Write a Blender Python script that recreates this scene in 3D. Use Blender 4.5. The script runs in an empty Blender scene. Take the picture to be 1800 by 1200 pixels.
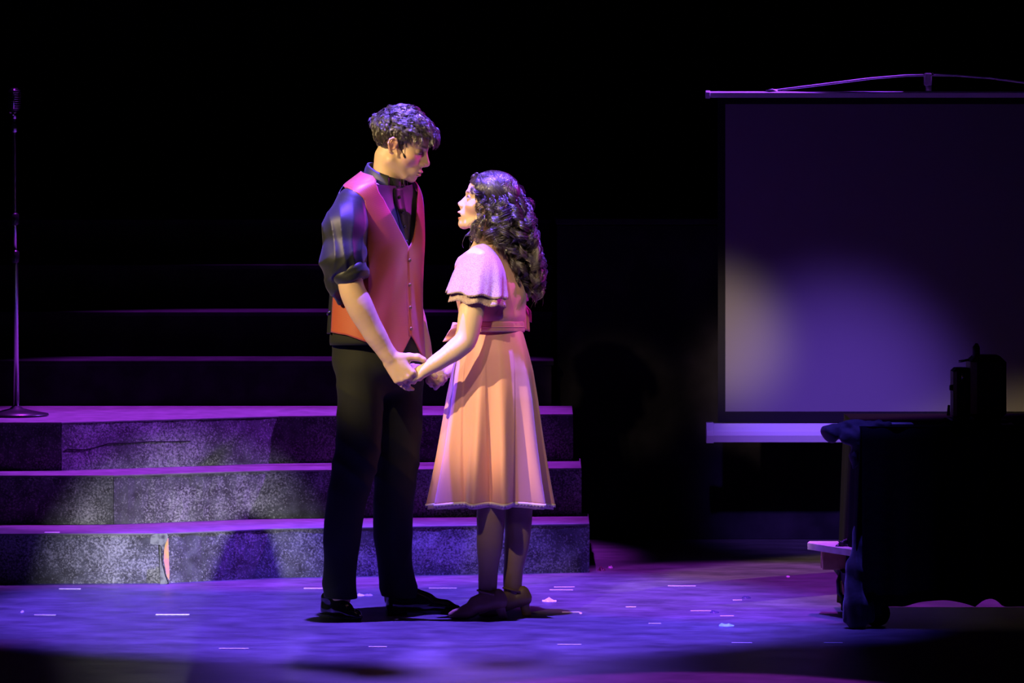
import bpy, math, random
import numpy as np
from mathutils import Vector, Matrix

# ---------------------------------------------------------------- camera, world, lights, exposure
SC = bpy.context.scene
COL = SC.collection
S = 0.00195            # metres per photo pixel at the actors' distance
D = 15.0               # camera to actors
CZ = 1.6               # camera height
HOR = 260.0            # photo row of the horizon

cam = bpy.data.cameras.new('camera')
cam.sensor_width = 36.0
cam.lens = 36.0 * D / (1800 * S)
cam.shift_y = -(600 - HOR) / 1800
cam.clip_end = 200
camo = bpy.data.objects.new('camera', cam)
camo.location = (0, -D, CZ)
camo.rotation_euler = (math.radians(90), 0, 0)
COL.objects.link(camo)
SC.camera = camo

world = bpy.data.worlds.new('world')
SC.world = world
world.use_nodes = True
world.node_tree.nodes['Background'].inputs[0].default_value = (0.010, 0.006, 0.03, 1)
world.node_tree.nodes['Background'].inputs[1].default_value = 0.05

vs = SC.view_settings
vs.view_transform = 'Standard'
vs.look = 'None'
vs.exposure = 0.0
vs.gamma = 1.0
vs.use_curve_mapping = False


def spot(name, loc, target, color, power, angle, blend=0.5, radius=0.06):
    l = bpy.data.lights.new(name, 'SPOT')
    l.energy = power
    l.color = color
    l.spot_size = math.radians(angle)
    l.spot_blend = blend
    l.shadow_soft_size = radius
    o = bpy.data.objects.new(name, l)
    o.location = loc
    d = Vector(target) - Vector(loc)
    o.rotation_euler = d.to_track_quat('-Z', 'Y').to_euler()
    COL.objects.link(o)
    return o


VIOLET = (0.15, 0.065, 1.0)
MAGENTA = (0.37, 0.03, 0.74)
# overhead violet wash straight above the couple
spot('toplight_violet', (-0.38, -0.42, 8.0), (-0.40, 0.10, 0), VIOLET, 15500, 24, 0.5, 0.05)
# magenta-purple overhead wash on the stairs and the floor at the right
spot('toplight_stairs', (-0.9, 2.9, 8.5), (-0.9, 2.2, 0.4), MAGENTA, 9500, 19, 0.35, 0.08)
spot('toplight_right', (1.05, 1.6, 8.5), (0.95, 0.85, 0), MAGENTA, 5500, 15.5, 0.35, 0.06)
spot('toplight_downstage', (0.7, -1.9, 8.5), (0.52, -2.35, 0), MAGENTA, 6000, 10, 0.2, 0.04)
# blue overhead light at the downstage right, grazing the corner of the cart
spot('toplight_blue', (0.8, -1.2, 8.2), (0.85, -0.42, 0), (0.10, 0.06, 1.0), 3200, 8.5, 0.8, 0.08)
# warm key light from the left front of the house, cut off at knee height
spot('key_warm', (-6.8, -4.95, 5.5), (-0.24, -0.05, 1.34), (1.0, 0.74, 0.34), 4800, 9.8, 0.35, 0.05)
# narrow warm fill spot added to brighten his face
spot('face_fill', (-2.4, -7.5, 4.2), (-0.36, -0.02, 1.60), (1.0, 0.76, 0.42), 900, 2.9, 0.6, 0.04)
# warm special on her from high in the house
spot('special_warm', (-1.9, -5.8, 6.6), (0.03, -0.08, 0.84), (1.0, 0.76, 0.46), 1150, 7.6, 0.6, 0.05)
# weaker warm fill on her from the right of the house
spot('fill_warm', (1.4, -6.6, 6.0), (0.04, -0.08, 0.95), (1.0, 0.76, 0.5), 800, 6.0, 0.8, 0.2)
# violet rim light from upstage on heads and shoulders
spot('back_violet', (-0.2, 5.6, 7.2), (-0.24, 0.0, 1.45), (0.2, 0.09, 1.0), 8000, 7.5, 0.9, 0.4)
# low neutral front light that reaches the foot of the stairs at the left
spot('front_neutral', (-0.4, -10.0, 0.6), (-1.20, 1.15, -0.04), (0.95, 0.94, 0.98), 8000, 6.2, 0.95, 0.015)
# magenta and violet side lights from the upper right, upstage
spot('side_magenta', (6.5, 2.4, 4.4), (-0.15, 0.0, 1.35), (0.70, 0.02, 0.70), 2200, 9.0, 0.6, 0.06)
spot('side_violet', (6.5, 3.3, 6.0), (-1.45, 1.75, 0.35), (0.30, 0.05, 0.85), 14000, 10, 0.5, 0.05)
# dedicated spots added to mimic stray light on the projection screen
spot('screen_violet', (0.2, -6.0, 4.8), (1.3, 2.3, 0.5), (0.24, 0.10, 1.0), 5400, 7.8, 1.0, 0.1)
spot('screen_warm', (-2.0, -6.0, 4.0), (0.82, 2.3, 0.85), (1.0, 0.72, 0.55), 3600, 3.8, 1.0, 0.1)


# ---------------------------------------------------------------- helpers
def at(px, py, Y=0.0):
    k = (D + Y) / D
    return Vector(((px - 900) * S * k, Y, CZ + (HOR - py) * S * k))


def floor_y(py):
    return D * (CZ / ((py - HOR) * S) - 1)


def at_floor(px, py, z=0.0):
    k = (CZ - z) / ((py - HOR) * S)
    return Vector(((px - 900) * S * k, D * (k - 1), z))


def node(nt, typ, **kw):
    n = nt.nodes.new(typ)
    for k, v in kw.items():
        setattr(n, k, v)
    return n


MATS = {}


def mat(name, color=(0.5, 0.5, 0.5), rough=0.5, metal=0.0, spec=0.5, noise=None, bump=None, col_attr=None,
        sheen=0.0, coat=0.0, sss=0.0, aniso=0.0, double=None):
    """noise=(scale, color2, contrast_lo, contrast_hi); bump=(scale, strength, distance)"""
    if name in MATS:
        return MATS[name]
    m = bpy.data.materials.new(name)
    m.use_nodes = True
    nt = m.node_tree
    b = nt.nodes['Principled BSDF']
    b.inputs['Base Color'].default_value = (*color, 1)
    b.inputs['Roughness'].default_value = rough
    b.inputs['Metallic'].default_value = metal
    b.inputs['Specular IOR Level'].default_value = spec
    b.inputs['Sheen Weight'].default_value = sheen
    b.inputs['Coat Weight'].default_value = coat
    b.inputs['Anisotropic'].default_value = aniso
    if sss:
        b.inputs['Subsurface Weight'].default_value = sss
        b.inputs['Subsurface Radius'].default_value = (0.012, 0.005, 0.003)
        b.inputs['Subsurface Scale'].default_value = 0.5
    tc = node(nt, 'ShaderNodeTexCoord')
    src = None
    if col_attr:
        a = node(nt, 'ShaderNodeAttribute', attribute_name=col_attr)
        src = a.outputs['Color']
    if noise:
        sc, c2, lo, hi = noise
        nz = node(nt, 'ShaderNodeTexNoise')
        nz.inputs['Scale'].default_value = sc
        nz.inputs['Detail'].default_value = 6
        nt.links.new(tc.outputs['Object'], nz.inputs['Vector'])
        rp = node(nt, 'ShaderNodeMapRange')
        rp.inputs['From Min'].default_value = lo
        rp.inputs['From Max'].default_value = hi
        nt.links.new(nz.outputs['Fac'], rp.inputs['Value'])
        mx = node(nt, 'ShaderNodeMix', data_type='RGBA')
        nt.links.new(rp.outputs['Result'], mx.inputs['Factor'])
        if src is None:
            mx.inputs['A'].default_value = (*color, 1)
            mx.inputs['B'].default_value = (*c2, 1)
        else:
            mx.blend_type = 'MULTIPLY'
            nt.links.new(src, mx.inputs['A'])
            mx.inputs['B'].default_value = (*c2, 1)
        src = mx.outputs['Result']
    if src is not None:
        nt.links.new(src, b.inputs['Base Color'])
    if bump:
        sc, st, dist = bump
        nz = node(nt, 'ShaderNodeTexNoise')
        nz.inputs['Scale'].default_value = sc
        nz.inputs['Detail'].default_value = 5
        nt.links.new(tc.outputs['Object'], nz.inputs['Vector'])
        bp = node(nt, 'ShaderNodeBump')
        bp.inputs['Strength'].default_value = st
        bp.inputs['Distance'].default_value = dist
        nt.links.new(nz.outputs['Fac'], bp.inputs['Height'])
        nt.links.new(bp.outputs['Normal'], b.inputs['Normal'])
    MATS[name] = m
    return m


def mesh_np(name, V, F, material, smooth=True, colors=None):
    """V (n,3) array, F (m,4) or (m,3) int array, or list of such arrays"""
    me = bpy.data.meshes.new(name)
    V = np.asarray(V, dtype=np.float32)
    Fs = F if isinstance(F, list) else [F]
    Fs = [np.asarray(f, dtype=np.int32) for f in Fs if len(f)]
    me.vertices.add(len(V))
    me.vertices.foreach_set('co', V.ravel())
    loops = np.concatenate([f.ravel() for f in Fs])
    sizes = np.concatenate([np.full(len(f), f.shape[1], dtype=np.int32) for f in Fs])
    starts = np.concatenate([[0], np.cumsum(sizes)[:-1]]).astype(np.int32)
    me.loops.add(len(loops))
    me.loops.foreach_set('vertex_index', loops)
    me.polygons.add(len(sizes))
    me.polygons.foreach_set('loop_start', starts)
    me.polygons.foreach_set('use_smooth', np.full(len(sizes), smooth, dtype=bool))
    if colors is not None:
        a = me.color_attributes.new('Col', 'FLOAT_COLOR', 'POINT')
        c = np.ones((len(V), 4), dtype=np.float32)
        c[:, :3] = colors
        a.data.foreach_set('color', c.ravel())
    me.update(calc_edges=True)
    me.validate()
    if material is not None:
        me.materials.append(material)
    return me


def add(name, me, parent=None, loc=None):
    o = bpy.data.objects.new(name, me)
    COL.objects.link(o)
    if parent is not None:
        o.parent = parent
    if loc is not None:
        o.location = loc
    return o


def tag(o, label=None, cat=None, group=None, kind=None):
    if label:
        o['label'] = label
    if cat:
        o['category'] = cat
    if group:
        o['group'] = group
    if kind:
        o['kind'] = kind
    return o


def empty(name, loc=(0, 0, 0)):
    o = bpy.data.objects.new(name, None)
    o.empty_display_size = 0.1
    o.location = loc
    COL.objects.link(o)
    return o


class MB:
    """collects simple shapes, builds one mesh"""
    def __init__(self):
        self.v = []
        self.f = []

    def poly(self, vs, fs):
        b = len(self.v)
        self.v += [tuple(p) for p in vs]
        self.f += [tuple(i + b for i in f) for f in fs]
        return self

    def box(self, lo, hi, bev=0.0):
        x0, y0, z0 = lo
        x1, y1, z1 = hi
        if bev <= 0:
            vs = [(x0, y0, z0), (x1, y0, z0), (x1, y1, z0), (x0, y1, z0), (x0, y0, z1), (x1, y0, z1), (x1, y1, z1), (x0, y1, z1)]
            return self.poly(vs, [(0, 3, 2, 1), (4, 5, 6, 7), (0, 1, 5, 4), (1, 2, 6, 5), (2, 3, 7, 6), (3, 0, 4, 7)])
        b = bev
        rings = []
        for z, i in ((z0, b), (z0 + b, 0), (z1 - b, 0), (z1, b)):
            xa, xb, ya, yb = x0 + i, x1 - i, y0 + i, y1 - i
            c = b
            rings.append([(xa + c, ya, z), (xb - c, ya, z), (xb, ya + c, z), (xb, yb - c, z), (xb - c, yb, z), (xa + c, yb, z), (xa, yb - c, z), (xa, ya + c, z)])
        return self.rings(rings, True, True)

    def rings(self, rings, cap0=False, cap1=False, closed=True):
        n = len(rings[0])
        vs = [p for r in rings for p in r]
        fs = []
        for i in range(len(rings) - 1):
            for j in range(n if closed else n - 1):
                j2 = (j + 1) % n
                fs.append((i * n + j, i * n + j2, (i + 1) * n + j2, (i + 1) * n + j))
        if cap0:
            fs.append(tuple(reversed(range(n))))
        if cap1:
            fs.append(tuple(range((len(rings) - 1) * n, len(rings) * n)))
        return self.poly(vs, fs)

    def prism(self, pts, z0, z1):
        """pts: plan polygon counter-clockwise"""
        n = len(pts)
        vs = [(p[0], p[1], z0) for p in pts] + [(p[0], p[1], z1) for p in pts]
        fs = [(i, (i + 1) % n, n + (i + 1) % n, n + i) for i in range(n)]
        fs += [tuple(reversed(range(n))), tuple(range(n, 2 * n))]
        return self.poly(vs, fs)

    def tube(self, pts, r, n=8, caps=True):
        pts = [Vector(p) for p in pts]
        rs = r if isinstance(r, (list, tuple)) else [r] * len(pts)
        rings = []
        up = Vector((0.013, 0.021, 1))
        prev = None
        for i, p in enumerate(pts):
            t = (pts[min(i + 1, len(pts) - 1)] - pts[max(i - 1, 0)]).normalized()
            if prev is None:
                a = t.cross(up)
                if a.length < 0.05:
                    a = t.cross(Vector((1, 0, 0)))
            else:
                a = prev - t * prev.dot(t)
            a.normalize()
            prev = a
            b = t.cross(a)
            rings.append([p + (a * math.cos(2 * math.pi * j / n) + b * math.sin(2 * math.pi * j / n)) * rs[i] for j in range(n)])
        return self.rings(rings, caps, caps)

    def lathe(self, prof, c=(0, 0, 0), n=32):
        """prof: (radius, z) from bottom to top"""
        rings = [[(c[0] + r * math.cos(2 * math.pi * j / n), c[1] + r * math.sin(2 * math.pi * j / n), c[2] + z) for j in range(n)] for r, z in prof]
        return self.rings(rings, True, True)

    def mesh(self, name, material, smooth=False):
        me = bpy.data.meshes.new(name)
        me.from_pydata(self.v, [], self.f)
        me.update()
        if material is not None:
            me.materials.append(material)
        if smooth:
            me.polygons.foreach_set('use_smooth', np.ones(len(me.polygons), dtype=bool))
        return me

    def build(self, name, material, parent=None, smooth=False, bevel=0.0):
        o = add(name, self.mesh(name, material, smooth), parent)
        if bevel:
            md = o.modifiers.new('bevel', 'BEVEL')
            md.width = bevel
            md.segments = 2
            md.limit_method = 'ANGLE'
        return o


def children_to_world(root):
    """parts are built in world coordinates: keep them there under an empty that stands elsewhere"""
    for o in list(bpy.data.objects):
        if o.parent is root and 'placed' not in o:
            o.matrix_parent_inverse = Matrix.Translation(root.location).inverted()


# ---------------------------------------------------------------- signed distance sculpting (photo-pixel units, x right, y away, z up)
def P(px, py, d=0.0):
    """photo pixel and depth (in pixels) -> sculpt space"""
    k = 1 + d * S / D
    return np.array([900 + (px - 900) * k, d, 820 + (HOR - py) * k], dtype=np.float64)


def to_world(V):
    V = np.asarray(V, dtype=np.float64)
    out = V * S
    out[:, 0] = (V[:, 0] - 900) * S
    return out


def zrow(py):
    return 1080.0 - py


class Field:
    def __init__(self, gx, gy, gz):
        self.g = [np.asarray(a, dtype=np.float32) for a in (gx, gy, gz)]
        self.f = np.full([len(a) for a in self.g], 60.0, dtype=np.float32)

    @staticmethod
    def uniform(lo, hi, h):
        return Field(*[np.arange(lo[i], hi[i] + h, h) for i in range(3)])

    def block(self, lo, hi):
        sl = []
        for a, l, h in zip(self.g, lo, hi):
            i0 = int(np.searchsorted(a, l))
            i1 = int(np.searchsorted(a, h))
            sl.append(slice(max(i0 - 1, 0), min(i1 + 1, len(a))))
        X = self.g[0][sl[0]][:, None, None]
        Y = self.g[1][sl[1]][None, :, None]
        Z = self.g[2][sl[2]][None, None, :]
        return tuple(sl), X, Y, Z

    def comb(self, sl, d, k, op):
        a = self.f[sl]
        if a.size == 0:
            return
        if op == 'u':
            if k > 0:
                h = np.maximum(k - np.abs(a - d), 0) / k
                r = np.minimum(a, d) - h * h * k * 0.25
            else:
                r = np.minimum(a, d)
        else:
            d = -d
            if k > 0:
                h = np.maximum(k - np.abs(a - d), 0) / k
                r = np.maximum(a, d) + h * h * k * 0.25
            else:
                r = np.maximum(a, d)
        self.f[sl] = r

    def ell(self, c, r, R=None, k=6.0, op='u'):
        c = np.asarray(c, float)
        r = np.asarray(r, float)
        m = max(r) + k + 6
        if R is None:
            lo, hi = c - r - k - 6, c + r + k + 6
        else:
            lo, hi = c - m, c + m
        sl, X, Y, Z = self.block(lo, hi)
        X, Y, Z = X - c[0], Y - c[1], Z - c[2]
        if R is not None:
            X, Y, Z = [R[0][i] * X + R[1][i] * Y + R[2][i] * Z for i in range(3)]
        k0 = np.sqrt((X / r[0]) ** 2 + (Y / r[1]) ** 2 + (Z / r[2]) ** 2)
        k1 = np.sqrt((X / r[0] ** 2) ** 2 + (Y / r[1] ** 2) ** 2 + (Z / r[2] ** 2) ** 2) + 1e-6
        d = k0 * (k0 - 1) / k1
        d = np.where(k0 < 1e-3, -min(r), d).astype(np.float32)
        self.comb(sl, d, k, op)

    def cone(self, a, b, ra, rb, k=6.0, op='u', squash=None):
        """round cone; squash=(dir, factor) flattens across dir"""
        a = np.asarray(a, float)
        b = np.asarray(b, float)
        m = max(ra, rb) + k + 6
        lo, hi = np.minimum(a, b) - m, np.maximum(a, b) + m
        sl, X, Y, Z = self.block(lo, hi)
        X, Y, Z = X - a[0], Y - a[1], Z - a[2]
        ab = b - a
        L2 = float(ab @ ab) + 1e-9
        t = np.clip((X * ab[0] + Y * ab[1] + Z * ab[2]) / L2, 0, 1)
        qx, qy, qz = X - t * ab[0], Y - t * ab[1], Z - t * ab[2]
        q2 = qx * qx + qy * qy + qz * qz
        if squash is not None:
            n = np.asarray(squash[0], float)
            n = n / np.linalg.norm(n)
            s = qx * n[0] + qy * n[1] + qz * n[2]
            q2 = q2 + s * s * (1 / squash[1] ** 2 - 1)
        d = (np.sqrt(q2) - (ra + (rb - ra) * t)).astype(np.float32)
        self.comb(sl, d, k, op)

    def chain(self, pts, rs, k=6.0, squash=None, sub=5):
        """tapering limb through the points, splined, merged as one shape"""
        pts = [np.asarray(p, float) for p in pts]
        n = len(pts)
        P_, R_ = [], []
        for i in range(n - 1):
            p0, p1, p2, p3 = pts[max(i - 1, 0)], pts[i], pts[i + 1], pts[min(i + 2, n - 1)]
            for j in range(sub):
                t = j / sub
                P_.append(0.5 * (2 * p1 + (p2 - p0) * t + (2 * p0 - 5 * p1 + 4 * p2 - p3) * t * t + (3 * p1 - p0 - 3 * p2 + p3) * t ** 3))
                u = t * t * (3 - 2 * t)
                R_.append(rs[i] * (1 - u) + rs[i + 1] * u)
        P_.append(pts[-1])
        R_.append(rs[-1])
        m = max(rs) + k + 6
        A = np.array(P_)
        for i in range(n - 1):      # work span by span to keep the blocks small
            seg = range(i * sub, (i + 1) * sub)
            lo = A[i * sub:(i + 1) * sub + 1].min(0) - m
            hi = A[i * sub:(i + 1) * sub + 1].max(0) + m
            sl, X, Y, Z = self.block(lo, hi)
            best = None
            for q in range(max(0, i * sub - 2), min(len(P_) - 1, (i + 1) * sub + 2)):
                a, b = P_[q], P_[q + 1]
                x, y, z = X - a[0], Y - a[1], Z - a[2]
                ab = b - a
                L2 = float(ab @ ab) + 1e-9
                t = np.clip((x * ab[0] + y * ab[1] + z * ab[2]) / L2, 0, 1)
                d = np.sqrt((x - t * ab[0]) ** 2 + (y - t * ab[1]) ** 2 + (z - t * ab[2]) ** 2) - (R_[q] + (R_[q + 1] - R_[q]) * t)
                best = d if best is None else np.minimum(best, d)
            self.spans = getattr(self, 'spans', [])
            self.spans.append((sl, best.astype(np.float32)))
        # union of the spans first, then one smooth union with the rest
        lo = A.min(0) - m
        hi = A.max(0) + m
        sl, X, Y, Z = self.block(lo, hi)
        tmp = np.full(self.f[sl].shape, 60.0, dtype=np.float32)
        for s2, d in self.spans:
            rel = tuple(slice(a.start - b.start, a.stop - b.start) for a, b in zip(s2, sl))
            tmp[rel] = np.minimum(tmp[rel], d)
        self.spans = []
        self.comb(sl, tmp, k, 'u')

    def torus(self, c, axis, R, r, k=4.0, op='u', stretch=None):
        c = np.asarray(c, float)
        n = np.asarray(axis, float)
        n = n / np.linalg.norm(n)
        m = R * 1.4 + r + k + 6
        sl, X, Y, Z = self.block(c - m, c + m)
        X, Y, Z = X - c[0], Y - c[1], Z - c[2]
        h = X * n[0] + Y * n[1] + Z * n[2]
        q2 = X * X + Y * Y + Z * Z - h * h
        if stretch is not None:
            e = np.asarray(stretch[0], float)
            s = X * e[0] + Y * e[1] + Z * e[2]
            q2 = q2 + s * s * (1 / stretch[1] ** 2 - 1)
        q = np.sqrt(np.maximum(q2, 0)) - R
        d = (np.sqrt(q * q + h * h) - r).astype(np.float32)
        self.comb(sl, d, k, op)

    def displace(self, fn, lo=None, hi=None):
        lo = [a[0] for a in self.g] if lo is None else lo
        hi = [a[-1] for a in self.g] if hi is None else hi
        sl, X, Y, Z = self.block(lo, hi)
        self.f[sl] += fn(X, Y, Z).astype(np.float32)

    def clip(self, fn):
        """keep only where fn < 0"""
        sl, X, Y, Z = self.block([a[0] for a in self.g], [a[-1] for a in self.g])
        self.f[sl] = np.maximum(self.f[sl], fn(X, Y, Z).astype(np.float32))

    def surface(self):
        f = self.f
        f[0], f[-1] = np.maximum(f[0], 1), np.maximum(f[-1], 1)
        f[:, 0], f[:, -1] = np.maximum(f[:, 0], 1), np.maximum(f[:, -1], 1)
        f[:, :, 0], f[:, :, -1] = np.maximum(f[:, :, 0], 1), np.maximum(f[:, :, -1], 1)
        s = f < 0
        nx, ny, nz = f.shape
        cx, cy, cz = nx - 1, ny - 1, nz - 1
        cnt = np.zeros((cx, cy, cz), dtype=np.int8)
        for i in (0, 1):
            for j in (0, 1):
                for l in (0, 1):
                    cnt += s[i:i + cx, j:j + cy, l:l + cz]
        act = np.flatnonzero((cnt > 0) & (cnt < 8))
        ai, rem = np.divmod(act, cy * cz)
        aj, al = np.divmod(rem, cz)
        corner = {}
        for i in (0, 1):
            for j in (0, 1):
                for l in (0, 1):
                    corner[(i, j, l)] = f[ai + i, aj + j, al + l].astype(np.float64)
        acc = np.zeros((len(act), 3))
        num = np.zeros(len(act))
        for ax in range(3):
            o1, o2 = [q for q in range(3) if q != ax]
            for u in (0, 1):
                for v in (0, 1):
                    c0 = [0, 0, 0]
                    c0[o1], c0[o2] = u, v
                    c1 = list(c0)
                    c1[ax] = 1
                    f0, f1 = corner[tuple(c0)], corner[tuple(c1)]
                    m = (f0 < 0) != (f1 < 0)
                    t = np.where(m, f0 / np.where(m, f0 - f1, 1), 0)
                    p = np.zeros((len(act), 3))
                    p[:, ax] = t
                    p[:, o1], p[:, o2] = u, v
                    acc += np.where(m[:, None], p, 0)
                    num += m
        acc /= num[:, None]
        V = np.empty((len(act), 3))
        for ax, idx in enumerate((ai, aj, al)):
            g = self.g[ax].astype(np.float64)
            V[:, ax] = g[idx] + acc[:, ax] * (g[idx + 1] - g[idx])
        quads = []
        strides = (cy * cz, cz, 1)
        for ax in range(3):
            o1, o2 = [(1, 2), (2, 0), (0, 1)][ax]
            sa = [slice(1, -1)] * 3
            sb = [slice(1, -1)] * 3
            sa[ax] = slice(0, -1)
            sb[ax] = slice(1, None)
            A, B = s[tuple(sa)], s[tuple(sb)]
            e = np.nonzero(A != B)
            inside = A[e]
            base = [e[0] + (0 if ax == 0 else 1), e[1] + (0 if ax == 1 else 1), e[2] + (0 if ax == 2 else 1)]
            lin = base[0] * strides[0] + base[1] * strides[1] + base[2] * strides[2]
            q = np.stack([lin - strides[o1] - strides[o2], lin - strides[o2], lin, lin - strides[o1]], 1)
            q = np.where(inside[:, None], q, q[:, ::-1])
            quads.append(q)
        Q = np.concatenate(quads)
        Q = np.searchsorted(act, Q)
        return V, Q


def relax(V, Q, it=1, w=0.5):
    e = np.concatenate([Q[:, [0, 1]], Q[:, [1, 2]], Q[:, [2, 3]], Q[:, [3, 0]]])
    n = len(V)
    deg = np.bincount(e[:, 0], minlength=n).astype(float) + np.bincount(e[:, 1], minlength=n)
    for _ in range(it):
        acc = np.zeros_like(V)
        for ax in range(3):
            acc[:, ax] = np.bincount(e[:, 0], V[e[:, 1], ax], n) + np.bincount(e[:, 1], V[e[:, 0], ax], n)
        V = V * (1 - w) + w * acc / np.maximum(deg, 1)[:, None]
    return V


def field_object(name, F, material, parent, colorfn=None, smooth_it=1):
    V, Q = F.surface()
    if smooth_it:
        V = relax(V, Q, smooth_it)
    cols = colorfn(V) if colorfn else None
    return add(name, mesh_np(name, to_world(V), Q, material, True, cols), parent)


def grid_mesh(Pts, closed_u=False):
    """Pts (rows, cols, 3) sculpt-space -> V, Q"""
    r, c, _ = Pts.shape
    idx = np.arange(r * c).reshape(r, c)
    if closed_u:
        idx = np.concatenate([idx, idx[:, :1]], 1)
    q = np.stack([idx[:-1, :-1], idx[:-1, 1:], idx[1:, 1:], idx[1:, :-1]], -1).reshape(-1, 4)
    return Pts.reshape(-1, 3), q


def sheet(name, Pts, material, parent, closed_u=False, thick=0.0, colors=None):
    V, Q = grid_mesh(np.asarray(Pts, float), closed_u)
    o = add(name, mesh_np(name, to_world(V), Q, material, True, colors), parent)
    if thick:
        md = o.modifiers.new('thickness', 'SOLIDIFY')
        md.thickness = thick * S
        md.offset = 0
    return o


def strands_mesh(name, paths, radii, material, colors=None):
    """paths: (n, m, 3) sculpt-space; radii (n, m): three-sided tubes joined into one mesh"""
    paths = np.asarray(paths, float)
    n, m, _ = paths.shape
    t = np.empty_like(paths)
    t[:, 1:-1] = paths[:, 2:] - paths[:, :-2]
    t[:, 0] = paths[:, 1] - paths[:, 0]
    t[:, -1] = paths[:, -1] - paths[:, -2]
    t /= np.linalg.norm(t, axis=2, keepdims=True) + 1e-9
    ref = np.array([0.31, 0.77, 0.55])
    a = np.cross(t, ref)
    a /= np.linalg.norm(a, axis=2, keepdims=True) + 1e-9
    b = np.cross(t, a)
    r = np.asarray(radii)[:, :, None]
    rings = np.stack([paths + r * (a * math.cos(w) + b * math.sin(w)) for w in (0, 2 * math.pi / 3, 4 * math.pi / 3)], 2)
    V = rings.reshape(-1, 3)
    idx = np.arange(n * m * 3).reshape(n, m, 3)
    q = []
    for j in range(3):
        j2 = (j + 1) % 3
        q.append(np.stack([idx[:, :-1, j], idx[:, :-1, j2], idx[:, 1:, j2], idx[:, 1:, j]], -1).reshape(-1, 4))
    return V, np.concatenate(q)
# ---------------------------------------------------------------- stage setting
rnd = random.Random(7)
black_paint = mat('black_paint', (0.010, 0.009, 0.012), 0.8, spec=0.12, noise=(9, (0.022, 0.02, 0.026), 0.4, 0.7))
black_cloth = mat('black_cloth', (0.008, 0.008, 0.009), 0.95, spec=0.04, bump=(40, 0.3, 0.004))


def floor_material():
    m = bpy.data.materials.new('painted_stage_floor')
    m.use_nodes = True
    nt = m.node_tree
    b = nt.nodes['Principled BSDF']
    tc = node(nt, 'ShaderNodeTexCoord')
    mp = node(nt, 'ShaderNodeMapping')
    mp.inputs['Scale'].default_value = (1.0, 1.6, 1.0)
    nt.links.new(tc.outputs['Object'], mp.inputs['Vector'])
    n1 = node(nt, 'ShaderNodeTexNoise')
    n1.inputs['Scale'].default_value = 5.0
    n1.inputs['Detail'].default_value = 8
    n1.inputs['Roughness'].default_value = 0.65
    nt.links.new(mp.outputs['Vector'], n1.inputs['Vector'])
    rp = node(nt, 'ShaderNodeValToRGB')
    rp.color_ramp.elements[0].position = 0.36
    rp.color_ramp.elements[0].color = (0.065, 0.06, 0.066, 1)
    rp.color_ramp.elements[1].position = 0.68
    rp.color_ramp.elements[1].color = (0.145, 0.135, 0.145, 1)
    nt.links.new(n1.outputs['Fac'], rp.inputs['Fac'])
    # fine scuffs
    n2 = node(nt, 'ShaderNodeTexNoise')
    n2.inputs['Scale'].default_value = 60.0
    n2.inputs['Detail'].default_value = 3
    mp2 = node(nt, 'ShaderNodeMapping')
    mp2.inputs['Scale'].default_value = (0.25, 1.0, 1.0)
    nt.links.new(tc.outputs['Object'], mp2.inputs['Vector'])
    nt.links.new(mp2.outputs['Vector'], n2.inputs['Vector'])
    r2 = node(nt, 'ShaderNodeMapRange')
    r2.inputs['From Min'].default_value = 0.66
    r2.inputs['From Max'].default_value = 0.78
    nt.links.new(n2.outputs['Fac'], r2.inputs['Value'])
    mx = node(nt, 'ShaderNodeMix', data_type='RGBA')
    nt.links.new(r2.outputs['Result'], mx.inputs['Factor'])
    nt.links.new(rp.outputs['Color'], mx.inputs['A'])
    mx.inputs['B'].default_value = (0.24, 0.23, 0.24, 1)
    nt.links.new(mx.outputs['Result'], b.inputs['Base Color'])
    r3 = node(nt, 'ShaderNodeMapRange')
    r3.inputs['To Min'].default_value = 0.3
    r3.inputs['To Max'].default_value = 0.55
    nt.links.new(n1.outputs['Fac'], r3.inputs['Value'])
    nt.links.new(r3.outputs['Result'], b.inputs['Roughness'])
    b.inputs['Specular IOR Level'].default_value = 0.4
    bp = node(nt, 'ShaderNodeBump')
    bp.inputs['Strength'].default_value = 0.25
    bp.inputs['Distance'].default_value = 0.002
    nt.links.new(n2.outputs['Fac'], bp.inputs['Height'])
    nt.links.new(bp.outputs['Normal'], b.inputs['Normal'])
    return m


floor_o = MB().box((-6, -4.2, -0.2), (6, 7.0, 0.0)).build('floor', floor_material())
tag(floor_o, 'dark painted stage floor with scuffs under violet light', kind='structure')

# black masking drape across the back of the stage, hanging in folds
mb = MB()
n = 400
xs = [-6 + 12 * i / (n - 1) for i in range(n)]
rows = []
for z in (0.0, 1.2, 2.4, 3.6, 4.8):
    rows.append([(x, 6.0 + 0.07 * math.sin(x * 13 + 0.6 * math.sin(x * 3.1)) + 0.03 * math.sin(x * 31), z) for x in xs])
mb.rings(rows, closed=False)
wb = mb.build('wall_back', black_cloth, smooth=True)
tag(wb, 'black masking drape hanging across the back of the stage', kind='structure')


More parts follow.
